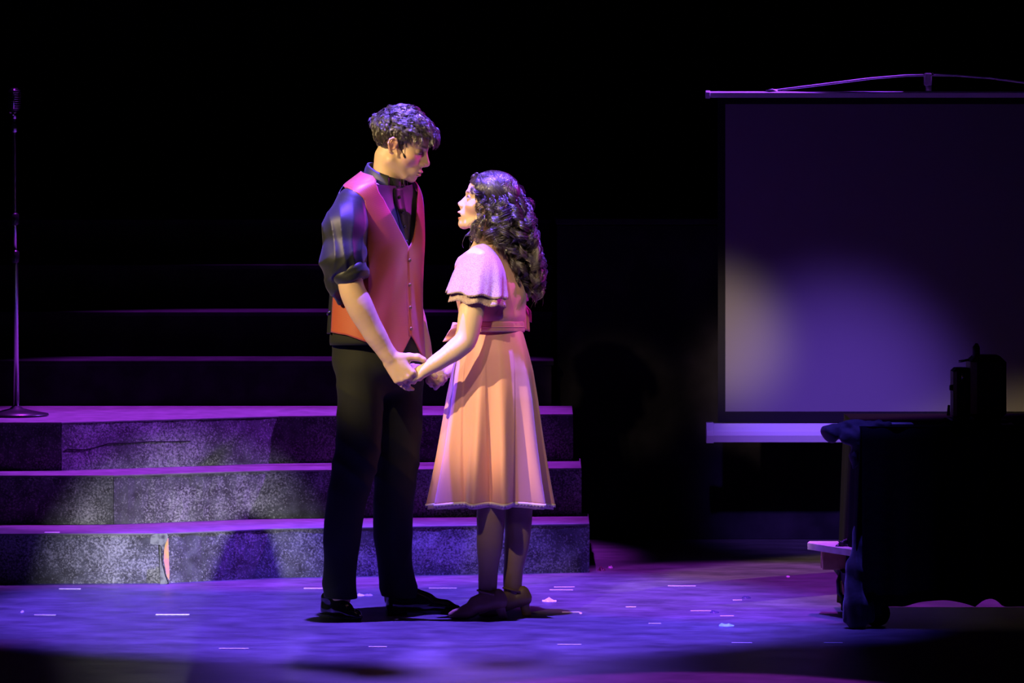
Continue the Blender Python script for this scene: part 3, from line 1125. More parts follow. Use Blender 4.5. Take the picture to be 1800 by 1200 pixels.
# unseen stand added below the frame to throw a bell shadow on the stairs
ms = empty('shadow_stand', (-0.603, -6.0, -0.9))
tag(ms, 'added blocker shaped like a black music stand, casting the bell shadow on the stairs', 'stand')
g0 = []
for dy in (0.0, 0.004):
    g0.append([(-0.603 + x * 0.36, -6.0 + dy, z) for x, z in ((-0.23, 0.30), (-0.19, 0.345), (-0.14, 0.40), (-0.1, 0.44), (-0.055, 0.462), (0.0, 0.468), (0.05, 0.462), (0.085, 0.44), (0.115, 0.40), (0.15, 0.345), (0.18, 0.30))])
MB().rings(g0, True, True).build('desk', black_paint, ms)
MB().box((-0.688, -6.03, 0.292), (-0.533, -5.99, 0.30)).build('lip', black_paint, ms)
MB().tube([(-0.603, -5.99, 0.36), (-0.603, -5.98, 0.2), (-0.603, -5.98, -0.85)], 0.01, 10).build('pole', darkmetal, ms, True)
for a_ in (0.3, 2.4, 4.5):
    MB().tube([(-0.603, -5.98, -0.78), (-0.603 + 0.25 * math.cos(a_), -5.98 + 0.25 * math.sin(a_), -0.892)], 0.008, 8).build('leg', darkmetal, ms, True)
children_to_world(ms)
pit = MB().box((-3.0, -8.0, -1.0), (3.0, -4.25, -0.9)).build('floor_pit', black_paint)
tag(pit, 'black floor of the orchestra pit in front of the stage', kind='structure')
# ---------------------------------------------------------------- people: shared sculpting tools
def unit(v):
    v = np.asarray(v, float)
    return v / np.linalg.norm(v)


def head_frame(origin, facing, pitch_down, yaw_to_camera, hs):
    """local head axes: x forward, y left, z up (millimetres) -> sculpt space. facing +1 right, -1 left"""
    p = math.radians(pitch_down)
    w = math.radians(yaw_to_camera)
    fwd_h = np.array([facing * math.cos(w), -math.sin(w), 0.0])
    left = np.cross([0, 0, 1], fwd_h)
    fwd = fwd_h * math.cos(p) + np.array([0, 0, -math.sin(p)])
    up = np.cross(fwd, left)
    R = np.stack([fwd, left, up], 1)      # columns
    return np.asarray(origin, float), R, hs


def sculpt_head(F, fr, female=False, mouth_open=0.0):
    O, R, hs = fr

    def w(p):
        return O + hs * (R @ np.asarray(p, float))

    def ell(c, r, k=8, op='u'):
        F.ell(w(c), np.asarray(r, float) * hs, R, k * hs, op)

    def cone(a, b, ra, rb, k=8, op='u'):
        F.cone(w(a), w(b), ra * hs, rb * hs, k * hs, op)
    g = 0.93 if female else 1.0
    ell((3, 0, 46), (84, 71 * g, 69), 10)
    ell((42, 0, 44), (56, 60 * g, 50), 20)
    ell((46, 0, -12), (50, 53 * g, 60), 22)
    for s in (-1, 1):
        ell((60, s * 40 * g, -12), (26, 22, 18), 18)
        cone((10, s * 47 * g, -42), (66, s * 20, -72), 15 if female else 18, 16, 18)
        cone((93, s * 7, 27), (76, s * 42 * g, 30), 8 if female else 10, 7, 12)
    ell((84, 0, -74 if not female else -76), (17, 19, 16), 14)
    ell((80, 0, -46), (28, 29, 26), 14)
    # eye hollows
    for s in (-1, 1):
        ell((100, s * 31, 13), (14, 17, 10), 12, 's')
    # nose
    ell((92, 0, -9), (16, 12, 24), 9)
    cone((88, 0, 12), (102, 0, -20), 8, 12, 8)
    if female:
        cone((88, 0, 17), (111, 0, -13), 6, 7, 7)
        ell((111.5, 0, -16), (9, 8.5, 7.5), 5)
        for s in (-1, 1):
            ell((102, s * 9.5, -21), (10, 6, 6.5), 5)
            ell((107, s * 5, -26), (5, 2.4, 2.6), 2, 's')
    else:
        cone((95, 0, 20), (115, 0, -12), 7.5, 9, 8)
        ell((116, 0, -17), (9.5, 10, 9), 6)
        for s in (-1, 1):
            ell((106, s * 11, -23), (11.5, 7.5, 8), 5)
            ell((112, s * 6, -28.5), (6, 2.8, 3), 2, 's')
    # eyelids
    for s in (-1, 1):
        ell((79 if not female else 77, s * 31, 12), (15.5, 16, 13.5), 4)
        if female:
            ell((92, s * 32, 11), (8, 12, 4.2), 1.5, 's')
        else:
            ell((93, s * 32, 5.5), (7, 12, 1.6), 1.5, 's')
    # lips
    if mouth_open:
        ell((106, 0, -44), (8, 19, 5.5), 4)
        ell((100, 0, -63), (8, 17, 6), 4)
        ell((104, 0, -53), (15, 20, 6.5), 2, 's')
        ell((84, 0, -80), (17, 20, 15), 10)
    else:
        ell((106.5, 0, -46), (8, 19, 5.2), 4)
        ell((103.5, 0, -56.5), (8, 17, 6), 4)
        cone((112, -14, -51.5), (112, 14, -51.5), 2.4, 2.4, 2, 's')
        cone((104, -20, -52), (104, 20, -52), 1.6, 1.6, 2, 's')
    # ears (hers are under the hair)
    for s in (() if female else (-1, 1)):
        def E(p):
            return (p[0] * 0.8 + 8, p[1], p[2] * 0.8 + 1)
        pts = [(8, 71, 8), (9, 76, 22), (0, 82, 33), (-12, 85, 34), (-22, 87, 24), (-22, 86, 8), (-14, 81, -8), (-6, 76, -22), (3, 72, -24)]
        for i in range(len(pts) - 1):
            a, b = E(pts[i]), E(pts[i + 1])
            cone((a[0], s * a[1] * g, a[2]), (b[0], s * b[1] * g, b[2]), 3.4, 3.4 if i < 6 else 4.8, 3)
        ell((2, s * 75 * g, 7), (12, 4.5, 21), 4)
        pts = [(-2, 78, 20), (-11, 81, 14), (-11, 80, 0), (-3, 76, -8)]
        for i in range(len(pts) - 1):
            a, b = E(pts[i]), E(pts[i + 1])
            cone((a[0], s * a[1] * g, a[2]), (b[0], s * b[1] * g, b[2]), 2.2, 2.2, 3)
        cone((13, s * 73 * g, 0), (13, s * 75 * g, -4), 3.4, 2.6, 3)
        ell((6.5, s * 82 * g, 2), (4.4, 6, 6.5), 3, 's')


def head_local(V, fr):
    O, R, hs = fr
    return ((V - O) @ R) / hs


def sculpt_hand(F, W, f, n, u, L, width, fr, curls, spread=0.08, thumb=None, fl=1.0, k=3.0):
    """W wrist, f towards fingers, n out of the back of the hand, u towards the thumb side"""
    f = unit(f)
    n = np.asarray(n, float)
    n = unit(n - f * (n @ f))
    u = np.asarray(u, float)
    u = unit(u - f * (u @ f) - n * (u @ n))
    ys = [0.37, 0.12, -0.13, -0.37]
    ks = [0.97, 1.0, 0.95, 0.86]
    lens = [0.80, 0.90, 0.83, 0.64]
    W = np.asarray(W, float)
    F.cone(W - f * 6, W + f * L * 0.3, fr * 2.1, fr * 2.2, 6, 'u', (n, 0.8))
    knuckles = []
    for i in range(4):
        base = W + f * L * 0.15 + u * ys[i] * width * 0.65
        kn = W + f * L * ks[i] + u * ys[i] * width + n * (0.06 * L * (1 - abs(i - 1.3) * 0.5))
        F.cone(base, kn, fr * 1.6, fr * 1.18, 5)
        knuckles.append(kn)
    F.ell(W + f * L * 0.5, (L * 0.45, width * 0.42, fr * 1.5), np.stack([f, u, n], 1), 5)
    tips = []
    for i in range(4):
        p = knuckles[i]
        ang = 0.0
        fi = unit(f + u * spread * (1.5 - i))
        r0 = fr * (1.0 if i < 3 else 0.86)
        tot = lens[i] * L * fl
        for j, (frac, c) in enumerate(zip((0.48, 0.3, 0.24), curls[i])):
            ang += math.radians(c)
            dv = fi * math.cos(ang) - n * math.sin(ang)
            q = p + dv * tot * frac
            F.cone(p, q, r0 * (1.06 - 0.07 * j), r0 * (1.0 - 0.09 * j), 1.6)
            F.ell(p + n * 0.0, (r0 * 1.1,) * 3, None, 1.5)
            p = q
        tips.append(p)
    if thumb is not None:
        # thumb: list of three directions in (f, u, n) and lengths as fractions of L
        p = W + f * L * 0.22 + u * width * 0.34
        F.ell(W + f * L * 0.38 + u * width * 0.36 - n * fr * 0.7, (L * 0.28, fr * 1.9, fr * 1.7), np.stack([f, u, n], 1), 5)
        for j, (d, ln) in enumerate(thumb):
            dv = unit(f * d[0] + u * d[1] + n * d[2])
            q = p + dv * ln * L
            F.cone(p, q, fr * (1.45 - 0.17 * j), fr * (1.25 - 0.15 * j), 3)
            p = q
        tips.append(p)
    return knuckles, tips


def axis_nonuniform(segs):
    """segs: (start, stop, step)"""
    out = []
    for a, b, h in segs:
        n = max(1, int(round((b - a) / h)))
        out.append(np.linspace(a, b, n, endpoint=False))
    out.append([segs[-1][1]])
    return np.concatenate(out)


def loft(tab, y, phi, f2, left2, off=0.0, exp=0.9):
    """torso surface point: tab rows (py, cx, w, t, cd); phi degrees, 0 = front, + = left side"""
    tab = np.asarray(tab, float)
    y = np.asarray(y, float)
    phi = np.radians(phi)
    c = np.interp(y, tab[:, 0], tab[:, 1])
    w = np.interp(y, tab[:, 0], tab[:, 2]) + off
    t = np.interp(y, tab[:, 0], tab[:, 3]) + off
    cd = np.interp(y, tab[:, 0], tab[:, 4])
    cs, sn = np.cos(phi), np.sin(phi)
    a = np.sign(cs) * np.abs(cs) ** exp * t
    b = np.sign(sn) * np.abs(sn) ** exp * w
    x = c + a * f2[0] + b * left2[0]
    d = cd + a * f2[1] + b * left2[1]
    k = 1 + d * S / D
    return np.stack([900 + (x - 900) * k, d + 0 * x, 820 + (HOR - y) * k], -1)


def smooth_tab(tab):
    """densify a profile table smoothly (Catmull-Rom)"""
    tab = np.asarray(tab, float)
    ys = np.linspace(tab[0, 0], tab[-1, 0], 160)
    out = [ys]
    for c in range(1, tab.shape[1]):
        y, v = tab[:, 0], tab[:, c]
        m = np.gradient(v, y)
        i = np.clip(np.searchsorted(y, ys) - 1, 0, len(y) - 2)
        h = y[i + 1] - y[i]
        t = (ys - y[i]) / h
        out.append((2 * t**3 - 3 * t**2 + 1) * v[i] + (t**3 - 2 * t**2 + t) * h * m[i] + (-2 * t**3 + 3 * t**2) * v[i + 1] + (t**3 - t**2) * h * m[i + 1])
    return np.stack(out, 1)


def mix_col(base, mask, col):
    mask = np.clip(mask, 0, 1)[:, None]
    return base * (1 - mask) + np.asarray(col) * mask


def blob(L, c, r, soft=0.35):
    d = np.sqrt((((L - np.asarray(c)) / np.asarray(r)) ** 2).sum(1))
    return np.clip((1 + soft - d) / (2 * soft), 0, 1)


def ray_skull(dirs, ells, C):
    """largest distance from C along unit dirs to a union of ellipsoids (all local mm)"""
    best = np.zeros(len(dirs))
    for c, r in ells:
        o = (C - np.asarray(c)) / np.asarray(r)
        d = dirs / np.asarray(r)
        A = (d * d).sum(1)
        B = d @ o
        Cc = (o @ o) - 1
        disc = B * B - A * Cc
        t = np.where(disc > 0, (-B + np.sqrt(np.maximum(disc, 0))) / A, 0)
        best = np.maximum(best, t)
    return best


skin_m = mat('stage_skin', (0.7, 0.5, 0.36), 0.42, col_attr='Col', spec=0.35, sss=0.12, bump=(350, 0.12, 0.001))
hair_m = mat('dark_hair', (0.045, 0.032, 0.025), 0.34, spec=1.0, coat=0.5, col_attr=None)
hair_m.node_tree.nodes['Principled BSDF'].inputs['IOR'].default_value = 1.8
hair_base_m = mat('dark_hair_base', (0.01, 0.008, 0.007), 0.6)

# ================================================================ the man
man = empty('person', to_world(np.array([P(660, 1080, -10)]))[0])
man.location.z = 0
tag(man, 'tall young man in rust waistcoat and black trousers, head bowed, holding both her hands', 'person')

MF = head_frame(P(693, 257, -2), 1, 20, 6, 0.555)
gx = np.arange(566, 800, 1.3)
gy = np.arange(-150, 140, 1.3)
gz = axis_nonuniform([(zrow(1078), zrow(705), 4.5), (zrow(705), zrow(600), 1.1), (zrow(600), zrow(350), 2.6), (zrow(350), zrow(178), 1.05)])
F = Field(gx, gy, gz)
sculpt_head(F, MF)
# neck, trunk, legs
F.chain([P(676, 345, -6), P(679, 312, -5), P(683, 276, -3)], [27, 24.5, 25], 10)
F.cone(P(697, 318, -2), P(690, 290, -2), 8, 14, 10)
F.chain([P(630, 352, -68), P(674, 336, -4), P(714, 350, 62)], [21, 22, 21], 14)
F.chain([P(668, 385, -3), P(664, 480, -6), P(661, 560, -8), P(661, 625, -8)], [46, 44, 44, 48], 16)
F.chain([P(634, 640, -40), P(630, 790, -52), P(608, 900, -55), P(600, 1050, -50)], [36, 30, 26, 17], 12)
F.chain([P(698, 640, 26), P(699, 790, 22), P(692, 900, 20), P(692, 1050, 20)], [36, 30, 26, 17], 12)
# near (right) arm
F.chain([P(618, 362, -76), P(616, 430, -98), P(616, 496, -112), P(631, 535, -114), P(655, 580, -108), P(677, 615, -102), P(686, 628, -100)],
        [25, 23, 22, 23.5, 20, 16, 15], 8)
# far (left) arm
F.chain([P(710, 360, 66), P(710, 430, 86), P(712, 505, 92), P(728, 550, 78), P(741, 595, 58), P(749, 628, 44)], [24, 21, 20, 18, 15, 12], 8)
# hands
ARM_R = unit(P(712, 663, -103) - P(686, 628, -100))
sculpt_hand(F, P(687, 628, -100), ARM_R, (-0.28, -1, 0.12), (0.8, -0.1, 0.55), 44, 40, 5.6,
            [(38, 42, 25), (52, 46, 30), (58, 50, 30), (60, 50, 30)], 0.05,
            thumb=[((0.62, 0.9, -0.35), 0.36), ((0.6, 0.75, -0.1), 0.33), ((0.8, 0.45, -0.1), 0.25)], fl=0.95)
sculpt_hand(F, P(749, 630, 44), (0.42, -0.1, -0.9), (-0.75, 0.4, -0.3), (0.35, -0.8, 0.3), 40, 36, 5.2,
            [(45, 55, 35), (50, 60, 35), (55, 60, 35), (60, 60, 35)], 0.04,
            thumb=[((0.5, 0.8, -0.5), 0.4), ((0.7, 0.5, -0.5), 0.36), ((0.8, 0.2, -0.4), 0.28)], fl=0.9)


def man_color(V):
    L = head_local(V, MF)
    c = np.tile(np.array([0.66, 0.44, 0.30]), (len(V), 1))
    inhead = (V[:, 2] > zrow(345))
    L = np.where(inhead[:, None], L, 1e4)
    c = mix_col(c, 0.45 * blob(L, (72, -44, -18), (30, 24, 20), 0.7), (0.7, 0.27, 0.2))
    c = mix_col(c, 0.45 * blob(L, (72, 44, -18), (30, 24, 20), 0.7), (0.7, 0.27, 0.2))
    for s in (-1, 1):
        c = mix_col(c, 0.92 * blob(L, (92, s * 30, 14), (24, 20, 9), 0.4), (0.09, 0.045, 0.07))      # brow shade over the lids, painted into the skin colour
        c = mix_col(c, 0.95 * blob(L, (92, s * 32, 6), (16, 15, 2.4), 0.5), (0.03, 0.02, 0.02))       # lash line
        c = mix_col(c, 0.9 * blob(L, (92, s * 29, 32), (18, 21, 4.2), 0.4), (0.05, 0.035, 0.03))      # brow
        c = mix_col(c, 0.5 * blob(L, (2, s * 80, 7), (14, 12, 22), 0.4), (0.75, 0.25, 0.2))
    c = mix_col(c, 0.6 * blob(L, (108, 0, -51), (9, 20, 9.5), 0.3), (0.5, 0.2, 0.19))
    c = mix_col(c, 0.9 * blob(L, (106, 0, -51.5), (10, 20, 1.8), 0.5), (0.16, 0.05, 0.05))
    c = mix_col(c, 0.12 * blob(L, (80, 0, -70), (40, 50, 25), 0.5), (0.25, 0.2, 0.2))
    return c


field_object('body', F, skin_m, man, man_color, 1)

# ---- shirt
A = math.radians(35)
mf2 = (math.cos(A), -math.sin(A))
ml2 = (math.sin(A), math.cos(A))
MT = smooth_tab([
    (286, 676, 25, 26, -5), (298, 675, 31, 32, -5), (310, 672, 52, 38, -5), (323, 669, 80, 41, -5), (338, 667, 97, 43, -5), (356, 666, 102, 47, -5),
    (385, 666, 98, 54, -6), (420, 666, 92, 60, -6), (470, 664, 87, 63, -6), (520, 661, 85, 67, -7), (560, 660, 85, 70, -8), (600, 660, 87, 72, -8), (650, 661, 90, 74, -8)])
shirt_m = mat('black_shirt_cotton', (0.013, 0.014, 0.016), 0.5, sheen=0.1, spec=0.5, bump=(160, 0.15, 0.001))
ys = np.linspace(600, 302, 60)
ph = np.linspace(-180, 180, 97)[:-1]
TT, PH = np.meshgrid(np.linspace(0, 1, 60), ph, indexing='ij')
YY = 600 + TT * (303 + 23 * (1 + np.cos(np.radians(PH))) / 2 - 600)
pts = loft(MT, YY, PH, mf2, ml2, -2.5)
shirt = sheet('shirt', pts, shirt_m, man, True)
# placket and buttons in the open neck
pl = np.stack([loft(MT, np.linspace(330, 452, 30), np.full(30, q), mf2, ml2, o) for q, o in ((-7, -2), (-6.5, 0), (-1, 0), (5, 0), (5.5, -2))], 1)
sheet('placket', pl, shirt_m, shirt, thick=0.6)
for yb in (346, 372, 398, 424):
    c = loft(MT, [yb], [-1], mf2, ml2, 1.0)[0]
    Fb = Field.uniform(c - 7, c + 7, 0.6)
    Fb.ell(c, (3.0, 3.0, 3.2), None, 0)
    field_object('button', Fb, mat('dark_button', (0.03, 0.03, 0.03), 0.25), shirt)
# collar: a stand round the neck and a leaf turned down at the back and sides
for nm, half, th_ in (('collar_stand', 172, 1.4), ('collar_leaf', 132, 1.2)):
    rows = []
    for t in np.linspace(0, 1, 7):
        ang = np.linspace(180 - half, 180 + half, 70)
        fr = (1 + np.cos(np.radians(ang))) / 2
        if nm == 'collar_stand':
            y = (304 + 24 * fr) + t * (-19 + 5 * fr)
            r = 29 + 4 * fr - 1.5 * t
        else:
            y = (285 + 28 * fr) + t * (17 + 6 * fr)
            r = 29.5 + 4 * fr + 5.5 * t + 1.5 * math.sin(t * 3.14)
        cx = 675 + 6 * fr
        x = cx + r * (np.cos(np.radians(ang)) * mf2[0] + 0.95 * np.sin(np.radians(ang)) * ml2[0])
        d = -5 + r * (np.cos(np.radians(ang)) * mf2[1] + 0.95 * np.sin(np.radians(ang)) * ml2[1])
        rows.append(np.stack([x, d, zrow(y)], -1))
    sheet(nm, np.array(rows if nm == 'collar_leaf' else rows[::-1]), shirt_m, shirt, thick=th_)


def sleeve(name, cones, lo, hi, seed):
    F = Field.uniform(lo, hi, 1.8)
    for a, b, ra, rb in cones:
        F.cone(P(*a), P(*b), ra, rb, 12)

    def fold(X, Y, Z):
        g = np.clip((zrow(345) - Z) / 50.0, 0, 1)
        u1 = 0.17 * (X - 600) + 0.022 * (Z - 600) + 0.9 * np.sin(0.033 * Z + seed) + 0.7 * np.sin(0.05 * Z + 0.06 * X) + 0.02 * Y
        u2 = 0.09 * (X - 600) - 0.075 * (Z - 600) + 0.02 * Y + seed
        low = np.clip((zrow(430) - Z) / 40.0, 0, 1)
        return g * (2.2 * np.abs(np.sin(u1)) ** 0.7 - 1.2) + low * (2.4 * np.abs(np.sin(u2)) ** 0.7 - 1.3)
    F.displace(fold)
    return field_object(name, F, shirt_m, shirt, smooth_it=2)


sleeve('sleeve', [((622, 360, -70), (607, 400, -90), 33, 38), ((607, 400, -90), (606, 456, -104), 38, 38), ((606, 456, -104), (616, 478, -108), 38, 27),
                  ((584, 462, -98), (590, 500, -90), 20, 17), ((590, 500, -90), (598, 528, -80), 16, 8)], (548, -165, zrow(545)), (672, -20, zrow(312)), 0.4)
sleeve('sleeve', [((708, 358, 62), (707, 420, 84), 27, 25), ((707, 420, 84), (706, 484, 92), 25, 23)], (670, 20, zrow(520)), (765, 140, zrow(312)), 2.2)
# shoulder seam of the near sleeve
sm = []
for x, y, d in ((588, 349, -112), (596, 343, -118), (608, 340.5, -121), (622, 342, -117), (634, 347, -110), (644, 356, -100)):
    sm.append(to_world(np.array([P(x, y + 9, d + 4)]))[0])
for nm, c, ax, R_, r_ in (('cuff', (618, 482, -109), unit(P(640, 540, -114) - P(614, 470, -108)), 23, 8.5), ('cuff', (709, 500, 92), (0.1, -0.1, -1), 18, 6)):
    Fc = Field.uniform(P(*c) - 48, P(*c) + 48, 1.5)
    Fc.torus(P(*c), ax, R_, r_, 3)
    Fc.torus(P(*c) - np.asarray(ax) * 7, np.asarray(ax) + np.array([0.12, 0, 0.1]), R_ + 2.5, r_ * 0.85, 3)
    Fc.torus(P(*c) + np.asarray(ax) * 7, np.asarray(ax) - np.array([0.1, 0, -0.1]), R_ - 1.5, r_ * 0.8, 3)
    Fc.displace(lambda X, Y, Z: 1.2 * np.sin(0.09 * X + 0.16 * Z) + 0.8 * np.sin(0.13 * X - 0.1 * Z + 0.08 * Y))
    field_object(nm, Fc, shirt_m, shirt, smooth_it=1)

# ---- waistcoat
vest_m = mat('rust_waistcoat_satin', (0.46, 0.12, 0.08), 0.42, spec=0.8, sheen=0.5)
nt = vest_m.node_tree
nt.nodes['Principled BSDF'].inputs['Sheen Weight'].default_value = 0.3
nt.nodes['Principled BSDF'].inputs['Coat Weight'].default_value = 0.1
nt.nodes['Principled BSDF'].inputs['Coat Roughness'].default_value = 0.5
nt.nodes['Principled BSDF'].inputs['Coat IOR'].default_value = 1.9
nt.nodes['Principled BSDF'].inputs['Sheen Roughness'].default_value = 0.45
nt.nodes['Principled BSDF'].inputs['Sheen Tint'].default_value = (0.4, 0.32, 1.0, 1)
tc = [n_ for n_ in nt.nodes if n_.type == 'TEX_COORD'][0]
ck = node(nt, 'ShaderNodeTexChecker')
ck.inputs['Scale'].default_value = 420
ck.inputs['Color1'].default_value = (0.50, 0.098, 0.030, 1)
ck.inputs['Color2'].default_value = (0.36, 0.066, 0.022, 1)
nt.links.new(tc.outputs['Object'], ck.inputs['Vector'])
nt.links.new(ck.outputs['Color'], nt.nodes['Principled BSDF'].inputs['Base Color'])
back_m = mat('black_lining_satin', (0.02, 0.021, 0.021), 0.3, spec=0.6)
vest = empty('waistcoat')
vest.parent = man
VY = [440, 420, 397, 380, 350, 328, 315, 309, 304, 301]
VN = [0, -8, -15, -19, -27, -40, -55, -72, -105, -138]
AY = [470, 460, 450, 440, 420, 400, 370, 350, 342, 336, 330, 326, 315, 301]
AN = [-118, -108, -92, -80, -66, -58, -53, -54, -62, -74, -95, -122, -132, -143]
BP = [-118, -90, -60, -40, -28, -14, 0]
BY = [583, 588, 602, 625, 643, 620, 590]


def front_panel(sign, off, name, ctr):
    rows = []
    ncol = 40
    u = np.linspace(0, 1, ncol)
    # lower body: rows between hem and y=470
    low = np.linspace(0, 1, 34)
    phi_low = -118 + (118 + ctr) * u
    yb = np.interp(phi_low, BP, BY)
    yb = yb if sign < 0 else yb - 6 * np.exp(-((phi_low + 28) / 14) ** 2)
    for t in low[:-1]:
        y = yb + (470 - yb) * t
        rows.append((y, phi_low))
    for y in np.linspace(470, 301, 80):
        pa = np.interp(-y, [-q for q in AY], AN)
        pv = np.interp(-y, [-q for q in VY], VN) if y < 440 else ctr
        if y < 440:
            pv = pv + ctr * (y - 301) / 139
        rows.append((np.full(ncol, y), pa + (pv - pa) * u))
    Y2 = np.array([r[0] for r in rows])
    P2 = np.array([r[1] for r in rows])
    # cloth breathing: shallow drag folds at the waist
    wob = 1.6 * np.sin(P2 * 0.16 + Y2 * 0.035) * np.clip((Y2 - 430) / 60, 0, 1) * np.clip((600 - Y2) / 60, 0, 1)
    pts = np.stack([loft(MT, Y2[i], (P2[i] if sign < 0 else -P2[i]), mf2, ml2, off + 0.0) for i in range(len(rows))])
    pts[:, :, 1] -= wob
    if sign > 0:
        pts = pts[:, ::-1]
    o = sheet(name, pts, vest_m, vest, thick=2.2)
    return pts


fp = front_panel(-1, 4.2, 'front_panel', 2.0)
fp2 = front_panel(1, 5.4, 'front_panel', 3.0)
# piping along the near panel's edge
edge = [tuple(v) for v in to_world(fp[:, -1, :][::3])]
edge2 = [tuple(v) for v in to_world(fp2[:, 0, :][::3])]
MB().tube(edge, 0.0022, 6).build('edge_piping', vest_m, vest, True)
MB().tube(edge2, 0.0022, 6).build('edge_piping', vest_m, vest, True)
arm_edge = [tuple(v) for v in to_world(fp[33:, 0, :][::3])]
MB().tube(arm_edge, 0.0022, 6).build('edge_piping', vest_m, vest, True)
# back
rows = []
for y in np.linspace(586, 301, 90):
    ha = 62 if y >= 470 else 180 - np.interp(-y, [-470, -455, -440, -420, -380, -350, -336, -326, -315, -301], [118, 112, 108, 106, 108, 112, 117, 124, 133, 143])
    rows.append((np.full(40, y), np.linspace(180 - ha, 180 + ha, 40)))
pts = []
for y, p in rows:
    q = loft(MT, y, p, mf2, ml2, 3.6)
    fold = 2.0 * np.sin((p) * 0.35 + y * 0.02) * np.clip((y - 440) / 80, 0, 1)
    q[:, 0] -= fold
    pts.append(q)
sheet('back_panel', np.array(pts), back_m, vest, thick=1.5)
# cinch strap with loose tail
st = [to_world(loft(MT, [548 + 1.5 * i], [-122 - 9 * i], mf2, ml2, 7))[0] for i in range(7)]
MB().tube(st, 0.004, 6).build('cinch_strap', back_m, vest, True)
for yb in (457, 500, 540, 577):
    c = loft(MT, [yb], [-1.5], mf2, ml2, 8.5)[0]
    Fb = Field.uniform(c - 8, c + 8, 0.6)
    Fb.ell(c, (3.0, 2.4, 3.2), None, 0)
    Fb.ell(c + np.array([1.5, -2.2, 0]), (1.7, 1.3, 1.8), None, 1, 's')
    field_object('button', Fb, mat('brass_button', (0.30, 0.17, 0.10), 0.3, 0.5), vest)
# ---- trousers
trouser_m = mat('black_wool', (0.016, 0.017, 0.015), 0.75, sheen=0.03, spec=0.15, bump=(240, 0.2, 0.0008))
F = Field.uniform((558, -120, zrow(1062)), (762, 100, zrow(578)), 2.4)
F.ell(P(662, 632, -8), (80, 70, 62), None, 10)
F.ell(P(660, 596, -8), (77, 68, 46), None, 14)
F.chain([P(634, 655, -40), P(632, 735, -46), P(627, 800, -52), P(606, 900, -55), P(598, 990, -54), P(597, 1044, -54)], [43, 41, 40, 35, 31, 30], 16)
F.chain([P(700, 655, 26), P(701, 735, 24), P(699, 800, 22), P(691, 900, 20), P(693, 980, 20), P(702, 1042, 20)], [44, 42, 40, 36.5, 33, 33], 16)


def tfold(X, Y, Z):
    py = 1080 - Z
    knee = np.exp(-((py - 815) / 60) ** 2)
    low = np.clip((py - 880) / 120, 0, 1)
    hipz = np.exp(-((py - 680) / 50) ** 2)
    wz = Z + 14 * np.sin(0.021 * Z + 0.02 * X)
    return (3.0 * knee * (np.abs(np.sin(0.045 * X + 0.06 * wz + 0.02 * Y)) ** 0.7 - 0.5) + 3.6 * low * (np.abs(np.sin(0.04 * X - 0.036 * wz + 0.03 * Y)) ** 0.7 - 0.5)
            + 3.0 * hipz * (np.abs(np.sin(0.03 * X + 0.055 * wz)) ** 0.7 - 0.5) + 1.6 * (np.abs(np.sin(0.035 * X + 0.006 * wz)) ** 0.8 - 0.5))


F.displace(tfold)
F.clip(lambda X, Y, Z: np.maximum(Z - zrow(572) + 0 * X + 0 * Y, zrow(1047) - Z - 0.05 * (X - 640)))
trs = field_object('trousers', F, trouser_m, man, smooth_it=2)
# waistband, belt loop, pocket slit and creases
wb_ = np.stack([loft(MT, np.full(60, y), np.linspace(-180, 180, 60), mf2, ml2, o) for y, o in ((606, -1.0), (600, 0.5), (580, 0.5))])
sheet('waistband', wb_, trouser_m, trs, thick=1.5)
# ---- shoes
leather_m = mat('black_patent_leather', (0.012, 0.012, 0.013), 0.16, spec=0.7, coat=0.5)
sole_m = mat('black_sole', (0.015, 0.014, 0.013), 0.6)


